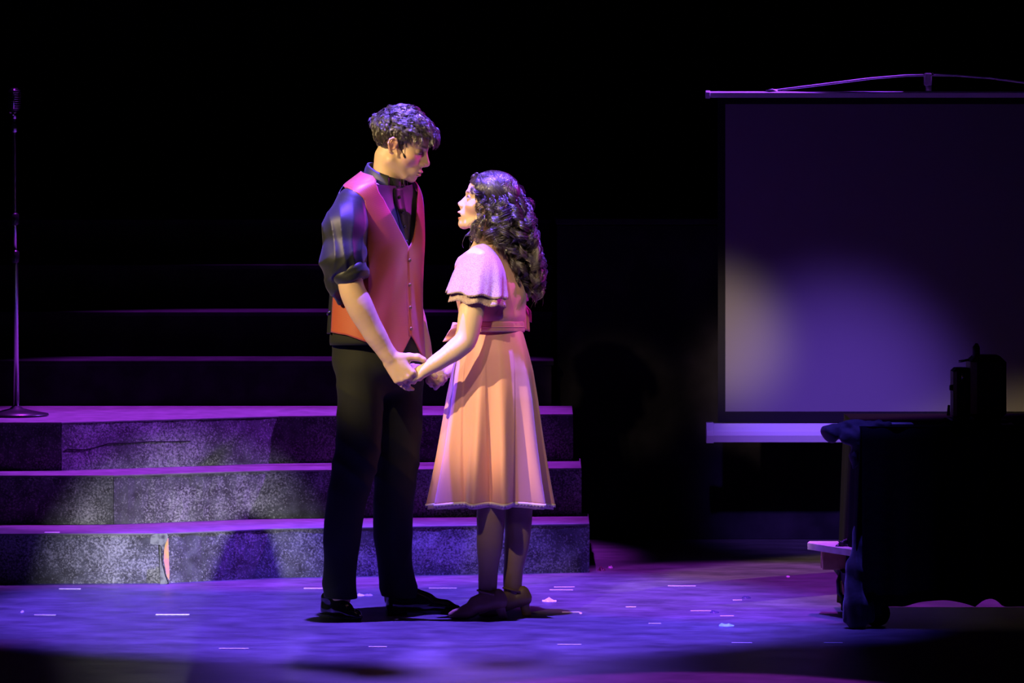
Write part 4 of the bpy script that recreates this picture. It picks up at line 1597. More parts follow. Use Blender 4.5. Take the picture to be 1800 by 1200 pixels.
def mens_shoe(heel, ang, length, wide=1.0):
    """heel: sculpt-space x,y of the heel back on the floor; ang: direction of the toe, degrees from +x towards -y"""
    sh = empty('shoe')
    sh.parent = man
    a = math.radians(ang)
    f = np.array([math.cos(a), -math.sin(a), 0])
    l = np.array([math.sin(a), math.cos(a), 0])
    up = np.array([0, 0, 1.0])
    H0 = np.array([heel[0], heel[1], 0.0])
    R = np.stack([f, l, up], 1)
    k_ = length / 150.0

    def w(x, y, z):
        return H0 + f * x * k_ + l * y * k_ * wide + up * z * k_
    lo = np.minimum(w(-12, -34, -6), w(165, 34, 70)) - 40
    hi = np.maximum(w(-12, -34, -6), w(165, 34, 70)) + 40
    lo[2] = -4
    hi[2] = 66
    F = Field.uniform(lo, hi, 1.4)
    F.cone(w(17, 0, 18), w(15, 0, 44), 15 * k_, 16 * k_, 8)
    F.cone(w(20, 0, 18), w(75, 2, 18), 16 * k_, 20 * k_, 10)
    F.cone(w(75, 2, 18), w(118, 2, 14), 20 * k_, 16 * k_, 10, 'u', (up, 0.8))
    F.cone(w(118, 2, 12), w(140, 1, 10), 15 * k_, 8.5 * k_, 8, 'u', (up, 0.75))
    F.cone(w(35, 0, 46), w(82, 1, 26), 15 * k_, 14 * k_, 10)
    F.clip(lambda X, Y, Z: (5.0 - Z) + 0 * X + 0 * Y)
    field_object('upper', F, leather_m, sh, smooth_it=1)
    prof = [(0, 0), (2, 11), (14, 15), (40, 14), (75, 21), (105, 20), (130, 12), (148, 3), (149, 0)]
    ring = [(x, y) for x, y in prof] + [(x, -y) for x, y in prof[::-1][1:-1]]

    def slab(name, cond, z0, z1, grow):
        mbs = MB()
        rg = [(x, y) for x, y in ring if cond(x)]
        lo_r, hi_r = [], []
        for x, y in rg:
            p0 = to_world(np.array([w(x + (1.5 if x > 100 else -0.5) * grow, y * (1 + 0.06 * grow), 0)]))[0]
            spring = 0.0 if x < 100 else ((x - 100) / 50) ** 2 * 5 * k_ * S
            lo_r.append((p0[0], p0[1], z0 * k_ * S + spring))
            hi_r.append((p0[0], p0[1], z1 * k_ * S + spring))
        mbs.rings([lo_r, hi_r], True, True)
        mbs.build(name, sole_m, sh)
    slab('sole', lambda x: True, 4.0, 7.5, 1.0)
    slab('heel', lambda x: x <= 42, 0.0, 4.2, 0.3)
    # ball of the sole meets the floor
    slab('sole_tread', lambda x: 60 <= x <= 132, 0.0, 4.2, 0.3)
    for i in range(5):
        x = 50 + 8.5 * i
        z = 45.5 - 5.9 * i + 3
        pts_ = [w(x, -8, z - 1.5), w(x + 1.5, 0, z + 1.6), w(x, 8, z - 1.5)]
        MB().tube([tuple(v) for v in to_world(np.array(pts_))], 0.0028, 6).build('lace', mat('black_lace', (0.02, 0.02, 0.02), 0.5), sh, True)
    return sh


mens_shoe((570, -20), 52, 112, 1.2)
mens_shoe((678, 12), -9, 134, 1.0)

# ---- hair
hair = empty('hair')
hair.parent = man
CC = np.array([8.0, 0, 44.0])
MSK = [((3, 0, 46), (84, 71, 69)), ((42, 0, 44), (56, 60, 50))]


def to_sculpt(Lp, fr):
    O, R, hs = fr
    return O + hs * (np.asarray(Lp) @ R.T)


def cap_mesh(fr, ells, grow, hfun, lo_pad=26, step=1.6):
    O, R, hs = fr
    F = Field.uniform(O - 86, O + 86, step)
    for c, r in ells:
        F.ell(O + hs * (R @ np.asarray(c, float)), (np.asarray(r, float) + grow) * hs, R, 10)

    def region(X, Y, Z):
        lx = (R[0, 0] * (X - O[0]) + R[1, 0] * (Y - O[1]) + R[2, 0] * (Z - O[2])) / hs
        ly = (R[0, 1] * (X - O[0]) + R[1, 1] * (Y - O[1]) + R[2, 1] * (Z - O[2])) / hs
        lz = (R[0, 2] * (X - O[0]) + R[1, 2] * (Y - O[1]) + R[2, 2] * (Z - O[2])) / hs
        return (hfun(lx, ly) - lz) * hs
    F.clip(region)
    return F


def man_hairline(x, y=0):
    return np.interp(x, [-110, -62, -42, -26, -16, 17, 21, 28, 33, 40, 58, 76, 92, 120], [-36, -38, -30, -4, 26, 28, -2, -4, 18, 42, 60, 74, 84, 90])


F = cap_mesh(MF, MSK, 5, man_hairline)
field_object('scalp_hair', F, hair_base_m, hair, smooth_it=1)

rng = np.random.default_rng(11)


def man_locks():
    paths, radii = [], []
    n_lock = 700
    m = 11
    made = 0
    while made < n_lock:
        v = rng.normal(size=3)
        v /= np.linalg.norm(v)
        if v[2] < -0.75:
            continue
        r = ray_skull(v[None], MSK, CC)[0]
        p = CC + v * r
        if p[2] < man_hairline(p[0]) + 1:
            continue
        made += 1
        top = np.clip((p[2] - 35) / 60, 0, 1)
        front = np.clip((p[0] - 10) / 70, 0, 1)
        length = 15 + 28 * top + 20 * front * top + rng.uniform(-4, 6)
        # flow: forward on top, down at the sides and back
        crown = np.array([-45.0, 0, 100.0])
        away = p - crown
        away[0] += 14 * top
        away /= np.linalg.norm(away) + 1e-6
        fl = away * 1.0 + np.array([0.15 + 0.5 * front, 0, -0.55 * (1 - top)])
        fl += rng.normal(size=3) * 0.42
        nrm = v / np.array([1.15, 1, 1])
        nrm /= np.linalg.norm(nrm)
        fl -= nrm * (fl @ nrm)
        fl /= np.linalg.norm(fl) + 1e-6
        side = np.cross(nrm, fl)
        lift = (1.5 + 15 * top + 15 * front * top) * rng.uniform(0.75, 1.25)
        curl = (2.5 + 6.0 * top) * rng.uniform(0.6, 1.3)
        ph0 = rng.uniform(0, 6.28)
        turns = rng.uniform(0.9, 1.7) * (0.5 + 0.7 * top)
        droop = 5 + 14 * front * top
        for s_ in range(12):
            off = rng.normal(size=2) * np.array([2.6, 1.6]) * (0.6 + 0.6 * top)
            dl = rng.uniform(0.85, 1.12)
            t = np.linspace(0, 1, m)
            a = ph0 + turns * 6.28 * t + rng.normal() * 0.2
            adv = length * dl * t
            h = 4 + lift * np.sin(np.minimum(t * 1.9, 1.57)) - droop * np.maximum(t - 0.6, 0) ** 1.3 + off[1] * (0.4 + 0.6 * t)
            base = p + fl * adv[:, None]
            # keep on the skull: reproject
            dv = base - CC
            dn = np.linalg.norm(dv, axis=1, keepdims=True)
            dv = dv / dn
            rr = ray_skull(dv, MSK, CC)
            pt = CC + dv * (rr + h)[:, None]
            pt = pt + side * (curl * np.sin(a) * t ** 0.7 + off[0])[:, None] + nrm * (0.5 * curl * (np.cos(a) - np.cos(ph0)) * t ** 0.7)[:, None]
            paths.append(pt)
            radii.append(np.interp(t, [0, 0.2, 0.8, 1], [0.6, 0.7, 0.55, 0.2]))
    return to_sculpt(np.array(paths), MF), np.array(radii) * 0.555


pp, rr_ = man_locks()
V_, Q_ = strands_mesh('curls', pp, rr_, hair_m)
tag(add('curls', mesh_np('curls', to_world(V_), Q_, hair_m), hair), kind='stuff')

# eyes
for s in (-1, 1):
    c = to_sculpt(np.array([[77.5, s * 31, 11.0]]), MF)[0]
    Fe = Field.uniform(c - 11, c + 11, 0.7)
    Fe.ell(c, (7.2, 7.2, 7.2), None, 0)
    field_object('eye', Fe, mat('dark_eye', (0.05, 0.035, 0.03), 0.1), man)
# headset microphone along the near cheek
hm = [(-12, -82, 24), (2, -83, 30), (14, -80, 24), (26, -73, 8), (38, -68, -4), (48, -63, -14)]
HM = [tuple(v) for v in to_world(to_sculpt(np.array(hm, float), MF))]
hs_ = empty('headset_microphone')
hs_.parent = man
MB().tube(HM, 0.0016, 6).build('boom', mat('black_plastic', (0.01, 0.01, 0.01), 0.35), hs_, True)
tip = [(44, -65, -10), (48, -63, -14), (53, -61, -19)]
MB().tube([tuple(v) for v in to_world(to_sculpt(np.array(tip, float), MF))], [0.003, 0.0042, 0.003], 8).build('capsule', mat('black_plastic'), hs_, True)
children_to_world(man)
# ================================================================ the woman
woman = empty('person', to_world(np.array([P(868, 1080, -25)]))[0])
woman.location.z = 0
tag(woman, 'young woman in a peach dress with long dark curls, looking up at the man', 'person')

WF = head_frame(P(867, 364, 0), -1, -14, -8, 0.52)
gx = np.arange(690, 950, 1.3)
gy = np.arange(-135, 110, 1.3)
gz = axis_nonuniform([(zrow(1078), zrow(890), 1.6), (zrow(890), zrow(700), 5), (zrow(700), zrow(590), 1.05), (zrow(590), zrow(425), 2.4), (zrow(425), zrow(295), 1.05)])
F = Field(gx, gy, gz)
sculpt_head(F, WF, True, 1.0)
F.chain([P(858, 436, -2), P(853, 412, 0), P(857, 382, 0)], [22, 19.5, 21], 9)
F.chain([P(836, 452, -58), P(856, 440, -2), P(876, 452, 54)], [18, 18, 18], 12)
F.chain([P(855, 462, -2), P(862, 520, 0), P(866, 575, 0), P(866, 620, -4)], [38, 38, 40, 46], 14)
F.chain([P(852, 650, -26), P(862, 850, -40), P(863, 905, -40), P(861, 950, -40), P(858, 1005, -42), P(857, 1042, -46)], [34, 25, 25, 23, 17, 16], 8)
F.chain([P(886, 650, 20), P(910, 850, 4), P(911, 905, 2), P(909, 950, 0), P(902, 1005, -4), P(901, 1038, -8)], [34, 25, 24.5, 22, 17, 16], 8)
# near (left) arm
F.chain([P(846, 458, -66), P(838, 500, -84), P(829, 545, -96), P(820, 592, -101), P(804, 611, -103), P(775, 632, -101), P(745, 651, -98)],
        [21, 22, 22, 20, 19, 15.5, 11], 8)
# far (right) arm
F.chain([P(874, 460, 58), P(868, 530, 80), P(856, 600, 84), P(825, 632, 66), P(790, 652, 44)], [21, 20, 19, 15, 11], 8)
# near hand, resting inside his hand
sculpt_hand(F, P(744, 651, -97), (-0.9, 0.34, -0.42), (-0.15, -0.75, 0.75), (-0.3, 0.55, 0.75), 36, 31, 4.3,
            [(20, 30, 20), (32, 34, 22), (45, 36, 25), (58, 36, 25)], 0.04,
            thumb=[((0.75, 0.55, 0.1), 0.4), ((0.9, 0.25, -0.1), 0.36), ((0.95, 0.1, -0.2), 0.28)], fl=0.92)
# far hand closed round his fingers
sculpt_hand(F, P(789, 653, 43), (-0.97, -0.05, -0.12), (0.1, -0.35, 0.95), (-0.1, -0.9, -0.35), 33, 29, 4.2,
            [(62, 62, 40), (66, 64, 40), (70, 64, 40), (72, 64, 40)], 0.03,
            thumb=[((0.7, 0.55, -0.7), 0.42), ((0.75, -0.1, -0.7), 0.36), ((0.3, -0.6, -0.8), 0.26)], fl=0.92)


def woman_color(V):
    c = np.tile(np.array([0.74, 0.52, 0.37]), (len(V), 1))
    L = head_local(V, WF)
    L = np.where((V[:, 2] > zrow(425))[:, None], L, 1e4)
    for s in (-1, 1):
        c = mix_col(c, 0.4 * blob(L, (68, s * 42, -16), (28, 22, 20), 0.7), (0.78, 0.33, 0.28))
        c = mix_col(c, 0.8 * blob(L, (92, s * 33, 17), (14, 17, 4), 0.4), (0.2, 0.11, 0.13))
        c = mix_col(c, 0.97 * blob(L, (90, s * 34, 15), (16, 17, 3.2), 0.5), (0.015, 0.01, 0.015))
        c = mix_col(c, 0.85 * blob(L, (90, s * 29, 31), (16, 20, 3), 0.4), (0.08, 0.05, 0.045))
    c = mix_col(c, 0.85 * blob(L, (106, 0, -46), (9, 20, 5.5), 0.3), (0.5, 0.06, 0.07))
    c = mix_col(c, 0.85 * blob(L, (101, 0, -63), (10, 18, 5.5), 0.3), (0.5, 0.06, 0.07))
    c = mix_col(c, 0.95 * blob(L, (94, 0, -54), (14, 20, 5), 0.3), (0.08, 0.015, 0.02))
    legs = np.clip((zrow(800) - V[:, 2]) / 20, 0, 1) * (V[:, 0] > 780)
    c = mix_col(c, legs, (0.30, 0.185, 0.125))      # tan tights
    return c


wbody = field_object('body', F, skin_m, woman, woman_color, 1)
for s in (-1, 1):
    c = to_sculpt(np.array([[78.5, s * 31, 12.0]]), WF)[0]
    Fe = Field.uniform(c - 11, c + 11, 0.7)
    Fe.ell(c, (6.9, 6.9, 6.9), None, 0)

    def eyec(V, c=c):
        n_ = (V - c) / np.linalg.norm(V - c, axis=1, keepdims=True)
        q = n_ @ unit(WF[1] @ np.array([1, 0, 0.12]))
        col = np.tile(np.array([0.75, 0.73, 0.72]), (len(V), 1))
        return mix_col(mix_col(col, (q - 0.82) / 0.04, (0.12, 0.06, 0.03)), (q - 0.95) / 0.02, (0.01, 0.01, 0.01))
    field_object('eye', Fe, mat('eye_white_iris', (0.8, 0.8, 0.8), 0.1, col_attr='Col'), woman, eyec)
# teeth
tp = []
for z in (-47.5, -52.5):
    tp.append(to_sculpt(np.array([[94 + 7 * math.cos(a) - 1, 17 * math.sin(a), z] for a in np.linspace(-1.25, 1.25, 15)]), WF))
sheet('teeth', np.array(tp), mat('tooth_white', (0.8, 0.76, 0.7), 0.2), woman, thick=1.2)

# ---- dress
dress = empty('dress')
dress.parent = woman
peach = mat('peach_satin', (0.76, 0.36, 0.30), 0.5, spec=0.4, sheen=0.3, bump=(220, 0.08, 0.0006))
peach_dark = mat('peach_crepe', (0.66, 0.33, 0.28), 0.6, sheen=0.3, bump=(140, 0.25, 0.001))
B = math.radians(25)
wf2 = (-math.cos(B), math.sin(B))
wl2 = (-math.sin(B), -math.cos(B))
WT = smooth_tab([
    (420, 860, 22, 22, 0), (428, 859, 30, 26, 0), (436, 857, 48, 31, 0), (447, 855, 64, 36, 0), (460, 853, 70, 41, 0), (480, 856, 68, 48, 0), (500, 860, 66, 54, 0),
    (520, 863, 64, 56, 0), (540, 864, 60, 54, 0), (558, 865, 57, 50, 0), (575, 866, 56, 48, 0), (586, 866, 58, 50, 0)])
# bodice with gathered folds that run from the shoulder to the waist
ys = np.linspace(580, 430, 90)
ph = np.linspace(-180, 180, 181)[:-1]
YY, PH = np.meshgrid(ys, ph, indexing='ij')
off = 1.5 + 1.5 * np.abs(np.sin(np.radians(PH) * 5.5 + (YY - 430) * 0.030)) * np.clip((YY - 436) / 30, 0, 1) * np.clip((570 - YY) / 25, 0, 1)
off = off + 3.0 * np.exp(-((YY - 556) / 9) ** 2)     # blousing above the waist
pts = np.stack([loft(WT, YY[:, j], PH[:, j], wf2, wl2, 0) for j in range(YY.shape[1])], 1)
cen = np.stack([loft(WT, YY[:, j] * 0 + ys, PH[:, j] * 0, wf2, wl2, -np.interp(ys, WT[:, 0], WT[:, 3])) for j in range(YY.shape[1])], 1)
rad = pts - cen
rad[:, :, 2] = 0
rad /= np.linalg.norm(rad, axis=2, keepdims=True) + 1e-6
# neckline dips at front and back
dip = np.clip((452 - YY) / 20, 0, 1) * np.clip(np.cos(np.radians(PH)) * 1.2, 0, 1) ** 2 * 12
pts = pts + rad * off[:, :, None]
pts[:, :, 2] -= dip
sheet('bodice', pts, peach_dark, dress, True, thick=1.0)
# waistband
wbp = np.stack([loft(WT, np.full(90, y), np.linspace(-180, 180, 91)[:-1], wf2, wl2, o) for y, o in ((583, 3.0), (580, 4.5), (573, 4.5), (567, 4.3), (564, 3.0))])
sheet('waistband', wbp, peach_dark, dress, True, thick=1.0)
cord = to_world(loft(WT, np.full(91, 574.0), np.linspace(-180, 180, 91), wf2, wl2, 5.2))
MB().tube([tuple(v) for v in cord], 0.0022, 6, False).build('waist_cord', peach_dark, dress, True)

# skirt
RIDGES = np.array([-188, -149, -106, -78, -33, 8, 45, 88, 130, 172])
NTH = 420
NR = 70
th = np.linspace(-180, 180, NTH + 1)[:-1]


def skirt_points(y0, y1, scale=1.0, drop=0.0, nr=NR, wobble=0.0):
    out = []
    for t in np.linspace(0, 1, nr):
        y = y0 + (y1 - y0) * t
        hw = np.interp(y, [575, 590, 620, 650, 700, 800, 890, 905], [50, 55, 63, 70, 78, 90, 101, 102]) * scale
        hd = np.interp(y, [575, 590, 620, 650, 700, 800, 890, 905], [46, 50, 58, 63, 70, 80, 90, 91]) * scale
        c = np.interp(y, [575, 650, 800, 890], [866, 866, 864, 862])
        q = np.clip((y - 585) / 305, 0, 1)
        i = np.clip(np.searchsorted(RIDGES, th) - 1, 0, len(RIDGES) - 2)
        u = (th - RIDGES[i]) / (RIDGES[i + 1] - RIDGES[i])
        # broad ridges, narrow valleys, leaning a little to one side
        u = np.clip(u + 0.10 * np.sin(2 * np.pi * u), 0, 1)
        wave = np.abs(np.cos(np.pi * u)) ** 1.25
        r = 1 + (wave - 0.62) * (0.16 * q ** 0.8 + 0.20 * q ** 2.2)
        # knife pleats: small sharp steps
        for tp_, wdt, amp in ((-91, 20, 0.075), (-62, 18, 0.07), (-128, 18, 0.05), (-20, 18, 0.05)):
            tpl = tp_ + 10 * (1 - q) * (1 if tp_ > -91 else -1)
            s_ = th - tpl
            r = r - amp * (0.25 + 0.75 * q) * np.clip((y - 600) / 60, 0, 1) * np.where(s_ > 0, np.clip(1 - s_ / wdt, 0, 1), np.clip(1 + s_ / 1.8, 0, 1))
        r = r + 0.006 * q * np.sin(th * 0.35 + y * 0.02) + wobble * np.sin(np.radians(th) * 11)
        x = c + hw * r * np.cos(np.radians(th))
        d = -4 + hd * r * np.sin(np.radians(th))
        hem = y + drop + (4.0 * (wave - 0.5) * t if y1 > 800 else 0)
        k = 1 + d * S / D
        out.append(np.stack([900 + (x - 900) * k, d, 820 + (HOR - hem) * k], -1))
    return np.array(out)


sk = skirt_points(575, 885)
sheet('skirt', sk[::-1], peach, dress, True, thick=0.8)
under = skirt_points(820, 893, 0.965, 0.0, 12, 0.006)
sheet('underskirt', under[::-1], mat('pale_lining', (0.7, 0.45, 0.42), 0.6), dress, True, thick=0.6)
# scalloped lace at the hem
base = sk[-1]
base2 = sk[-4]
n_up = 4
fine = np.linspace(0, 1, NTH * 3, endpoint=False) * NTH
i0 = fine.astype(int)
fr_ = (fine - i0)[:, None]
edge = base[i0] * (1 - fr_) + base[(i0 + 1) % NTH] * fr_
upper = base2[i0] * (1 - fr_) + base2[(i0 + 1) % NTH] * fr_
arc = np.cumsum(np.linalg.norm(np.diff(edge, axis=0, append=edge[:1]), axis=1))
sc_ = np.abs(np.sin(arc / 6.0 * math.pi))
ctr = edge.mean(0)
out_ = edge - ctr
out_[:, 2] = 0
out_ /= np.linalg.norm(out_, axis=1, keepdims=True)
r0 = edge + out_ * 1.0 + np.array([0, 0, 2.0])
r1 = edge + out_ * 1.2 + np.array([0, 0, -1.0])
r2 = edge + out_ * 1.0
r2[:, 2] -= 1.5 + 3.0 * sc_
sheet('hem_lace', np.array([r2, r1, r0]), mat('pale_lace', (0.85, 0.68, 0.62), 0.6), dress, True, thick=0.6)

# flutter sleeves in two lace layers
lace = mat('pale_pink_lace', (0.80, 0.55, 0.50), 0.6, sheen=0.2)
nt = lace.node_tree
tcn = [n_ for n_ in nt.nodes if n_.type == 'TEX_COORD'][0]
vo = node(nt, 'ShaderNodeTexVoronoi', feature='DISTANCE_TO_EDGE')
vo.inputs['Scale'].default_value = 230
nt.links.new(tcn.outputs['Object'], vo.inputs['Vector'])
mr = node(nt, 'ShaderNodeMapRange')
mr.inputs['From Min'].default_value = 0.04
mr.inputs['From Max'].default_value = 0.16
nt.links.new(vo.outputs['Distance'], mr.inputs['Value'])
mxn = node(nt, 'ShaderNodeMix', data_type='RGBA')
mxn.inputs['A'].default_value = (0.36, 0.21, 0.20, 1)
mxn.inputs['B'].default_value = (0.54, 0.42, 0.41, 1)
nt.links.new(mr.outputs['Result'], mxn.inputs['Factor'])
nt.links.new(mxn.outputs['Result'], nt.nodes['Principled BSDF'].inputs['Base Color'])
bpn = node(nt, 'ShaderNodeBump')
bpn.inputs['Strength'].default_value = 0.35
bpn.inputs['Distance'].default_value = 0.0015
nt.links.new(mr.outputs['Result'], bpn.inputs['Height'])
nt.links.new(bpn.outputs['Normal'], nt.nodes['Principled BSDF'].inputs['Normal'])


def flutter(top, bottom, rx, rd, waves, seed, name, tlow):
    """cap at the shoulder widening to a rippled hem"""
    rows = []
    n_ = 200
    psi = np.linspace(0, 2 * math.pi, n_, endpoint=False)
    T = np.array(top, float)
    Bm = np.array(bottom, float)
    for t in np.linspace(0, 1, 30):
        tt = t * tlow
        c = T + (Bm - T) * tt
        g = math.sin(min(1.0, tt * 1.5) * math.pi / 2) ** 0.62
        a_ = rx * (0.02 + 0.72 * g + 0.28 * tt)
        b_ = rd * (0.02 + 0.82 * g + 0.20 * tt)
        rip = 1 + 0.085 * tt ** 1.6 * np.sin(psi * waves + seed + 0.8 * np.sin(psi * 2 + seed)) + 0.025 * tt ** 2 * np.sin(psi * waves * 2.3 + seed)
        x = c[0] + a_ * rip * np.cos(psi)
        d = c[2] + b_ * rip * np.sin(psi)
        y = c[1] + tt ** 1.5 * (5 * np.cos(psi) + 2.2 * np.sin(psi * waves + seed + 1.2)) - 2 * tt * np.sin(psi)
        if t == 1.0:
            y = y + 1.6 * np.abs(np.sin(psi * 34))
        k = 1 + d * S / D
        rows.append(np.stack([900 + (x - 900) * k, d, 820 + (HOR - y) * k], -1))
    return sheet(name, np.array(rows[::-1]), lace, dress, True, thick=0.9)


flutter((849, 428, -52), (837, 517, -80), 50, 44, 7, 0.5, 'sleeve', 1.0)
flutter((849, 434, -52), (837, 531, -81), 46.5, 41, 7, 1.3, 'sleeve_underlayer', 1.0)
flutter((872, 430, 46), (880, 520, 62), 44, 40, 7, 2.2, 'sleeve', 1.0)
flutter((872, 436, 46), (880, 533, 62), 41, 37, 7, 3.0, 'sleeve_underlayer', 1.0)


# sash tails at the front and the back of the waist
def tail(name, pts_l, pts_r, m_, n_=12):
    rows = []
    for t in np.linspace(0, 1, n_):
        a_ = np.array([np.interp(t, np.linspace(0, 1, len(pts_l)), [p[i] for p in pts_l]) for i in range(3)])
        b_ = np.array([np.interp(t, np.linspace(0, 1, len(pts_r)), [p[i] for p in pts_r]) for i in range(3)])
        row = []
        for u in np.linspace(0, 1, 9):
            q = a_ + (b_ - a_) * u
            q[2] += 3.0 * t * math.sin(u * 9 + 1)
            row.append(P(*q))
        rows.append(row)
    return sheet(name, np.array(rows), m_, dress, thick=1.0)


tail('sash_loop', [(812, 566, -30), (800, 567, -36), (797, 569, -38)], [(808, 590, -28), (786, 599, -38), (778, 600, -40)], peach)
tail('sash_loop', [(812, 568, -20), (802, 566, -22), (796, 566, -18)], [(810, 592, -20), (794, 598, -26), (786, 596, -26)], peach)
tail('sash_tail', [(908, 534, 24), (914, 556, 28), (916, 578, 30)], [(922, 528, 36), (930, 556, 40), (931, 582, 42)], mat('rose_sash', (0.75, 0.30, 0.32), 0.5))
tail('sash_tail', [(906, 534, 30), (918, 548, 36), (922, 562, 38)], [(920, 530, 44), (934, 546, 48), (934, 566, 50)], mat('rose_sash'))

# ---- shoes
tan_m = mat('tan_leather', (0.33, 0.20, 0.11), 0.4, spec=0.5)


def heel_shoe(toe, heel, ang_w=1.0):
    """toe, heel: (x, y) floor positions in sculpt space"""
    sh = empty('shoe')
    sh.parent = woman
    T = np.array([toe[0], toe[1], 0.0])
    Hh = np.array([heel[0], heel[1], 0.0])
    f = unit(T - Hh)
    l = np.cross([0, 0, 1.0], f)
    ln = np.linalg.norm(T - Hh)
    up = np.array([0, 0, 1.0])

    def w(x, y, z):
        return Hh + f * x * ln + l * y + up * z
    lo = np.minimum(T, Hh) - 34
    hi = np.maximum(T, Hh) + 34
    lo[2], hi[2] = -3, 66
    F = Field.uniform(lo, hi, 1.3)
    F.cone(w(0.08, 0, 32), w(0.09, 0, 41), 12.5, 11.5, 5)
    F.cone(w(0.06, 0, 30), w(0.38, 0, 24), 13, 12, 9)
    F.cone(w(0.38, 0, 24), w(0.66, 0, 12), 12, 13.5, 9)
    F.cone(w(0.66, 0, 11), w(0.86, 0, 8.5), 13.5, 10.5, 8, 'u', (up, 0.8))
    F.cone(w(0.86, 0, 8), w(0.95, 0, 7), 10, 6, 6, 'u', (up, 0.8))
    F.cone(w(0.30, 0, 42), w(0.52, 0, 29), 7, 10.5, 9)
    F.clip(lambda X, Y, Z: (2.6 - Z) + 0 * X + 0 * Y)
    field_object('upper', F, tan_m, sh, smooth_it=1)
    F = Field.uniform(w(0.05, 0, 0) - 22, w(0.05, 0, 30) + 22, 1.2)
    F.cone(w(0.0, 0, 2.0), w(0.035, 0, 14), 8.2, 7.2, 2)
    F.cone(w(0.035, 0, 14), w(0.07, 0, 31), 7.2, 12.5, 4)
    F.clip(lambda X, Y, Z: (0.2 - Z) + 0 * X + 0 * Y)
    field_object('heel', F, tan_m, sh, smooth_it=1)
    rows = []
    for u, yv, z in ((0.40, 9, 15), (0.55, 12, 6), (0.68, 13.5, 2.6), (0.86, 10, 2.4), (0.95, 5, 3.4)):
        rows.append([tuple(to_world(np.array([w(u, s_ * yv, z + dz)]))[0]) for s_, dz in ((-1, 0), (1, 0), (1, -2.2), (-1, -2.2))])
    MB().rings(rows, True, True).build('sole', sole_m, sh)
    st = [w(0.16, -13, 43), w(0.34, -12.5, 47), w(0.44, -7, 49), w(0.47, 0, 49.5), w(0.44, 7, 49), w(0.34, 12.5, 47), w(0.16, 13, 43)]
    MB().tube([tuple(v) for v in to_world(np.array(st))], 0.0035, 8).build('strap', tan_m, sh, True)
    bk = Field.uniform(st[0] - 6, st[0] + 6, 0.7)
    bk.ell(st[0], (2.6, 1.6, 2.6), None, 0)
    field_object('buckle', bk, mat('brass_button'), sh)
    return sh


heel_shoe((790, -62), (884, -62))
heel_shoe((838, -26), (926, -10))

# ---- hair
whair = empty('hair')
whair.parent = woman
WSK = [((3, 0, 46), (84, 66, 69)), ((42, 0, 44), (56, 56, 50))]


def w_hairline(x, y=0):
    return np.interp(x, [-120, -60, -30, 20, 40, 52, 66, 84, 100], [-60, -58, -50, -45, -20, 26, 52, 70, 84])


F = cap_mesh(WF, WSK, 7, w_hairline)
for a_, b_, ra, rb in (((876, 372, 0), (884, 410, 6), 38, 33), ((884, 410, 6), (902, 450, 10), 33, 26), ((902, 450, 10), (922, 490, 10), 26, 20), ((922, 490, 10), (930, 515, 10), 19, 9),
                       ((862, 370, -26), (866, 402, -30), 16, 10)):
    F.cone(P(*a_), P(*b_), ra, rb, 8)
F2 = Field.uniform((800, -70, zrow(540)), (970, 80, zrow(285)), 1.8)
O, R, hs = WF
for c, r in WSK:
    F2.ell(O + hs * (R @ np.asarray(c, float)), (np.asarray(r, float) + 6) * hs, R, 8)


def wregion(X, Y, Z):
    lx = (R[0, 0] * (X - O[0]) + R[1, 0] * (Y - O[1]) + R[2, 0] * (Z - O[2])) / hs
    lz = (R[0, 2] * (X - O[0]) + R[1, 2] * (Y - O[1]) + R[2, 2] * (Z - O[2])) / hs
    return (w_hairline(lx) - lz) * hs


F2.clip(wregion)
for a_, b_, ra, rb in (((882, 375, 4), (890, 410, 6), 30, 27), ((890, 410, 6), (906, 448, 10), 27, 21), ((906, 448, 10), (924, 488, 10), 21, 16), ((924, 488, 10), (930, 510, 10), 15, 7),
                       ((868, 372, -24), (872, 398, -26), 13, 9)):
    F2.cone(P(*a_), P(*b_), ra, rb, 8)
field_object('under_hair', F2, hair_base_m, whair, smooth_it=2)

rng = np.random.default_rng(23)


def crown_strands(n_):
    """smooth hair from the parting down to ear level"""
    paths, radii = [], []
    m = 14
    for _ in range(n_):
        x0 = rng.uniform(-55, 88)
        side = rng.choice([-1, 1])
        p0 = np.array([x0, side * 2.0, 0])
        a0 = np.arctan2(0.02 * side, 1)
        # direction sweep: from the top over the side and backwards
        v0 = np.array([x0 - CC[0], side * 3.0, 62.0])
        end_back = rng.uniform(-0.9, 0.55) if x0 < 40 else rng.uniform(-0.3, 0.72)
        v1 = np.array([end_back * 80 - 12, side * 62.0 * math.sqrt(max(0.05, 1 - end_back ** 2 * 0.8)), rng.uniform(-45, 5)])
        t = np.linspace(0, 1, m)
        vm = (v0 + v1) / 2 + np.array([-10, side * 30, 26])
        v = ((1 - t) ** 2)[:, None] * v0 + (2 * t * (1 - t))[:, None] * vm + (t ** 2)[:, None] * v1
        dv = v / np.linalg.norm(v, axis=1, keepdims=True)
        rr = ray_skull(dv, WSK, CC)
        h = 8.0 + 3.0 * np.sin(t * 3.1) + rng.normal() * 1.2 + 2.0 * np.sin(t * 14 + x0 * 0.08) * t
        p = CC + dv * (rr + h)[:, None]
        paths.append(p)
        radii.append(np.interp(t, [0, 0.1, 0.9, 1], [0.4, 0.6, 0.6, 0.4]))
    return to_sculpt(np.array(paths), WF), np.array(radii) * hs


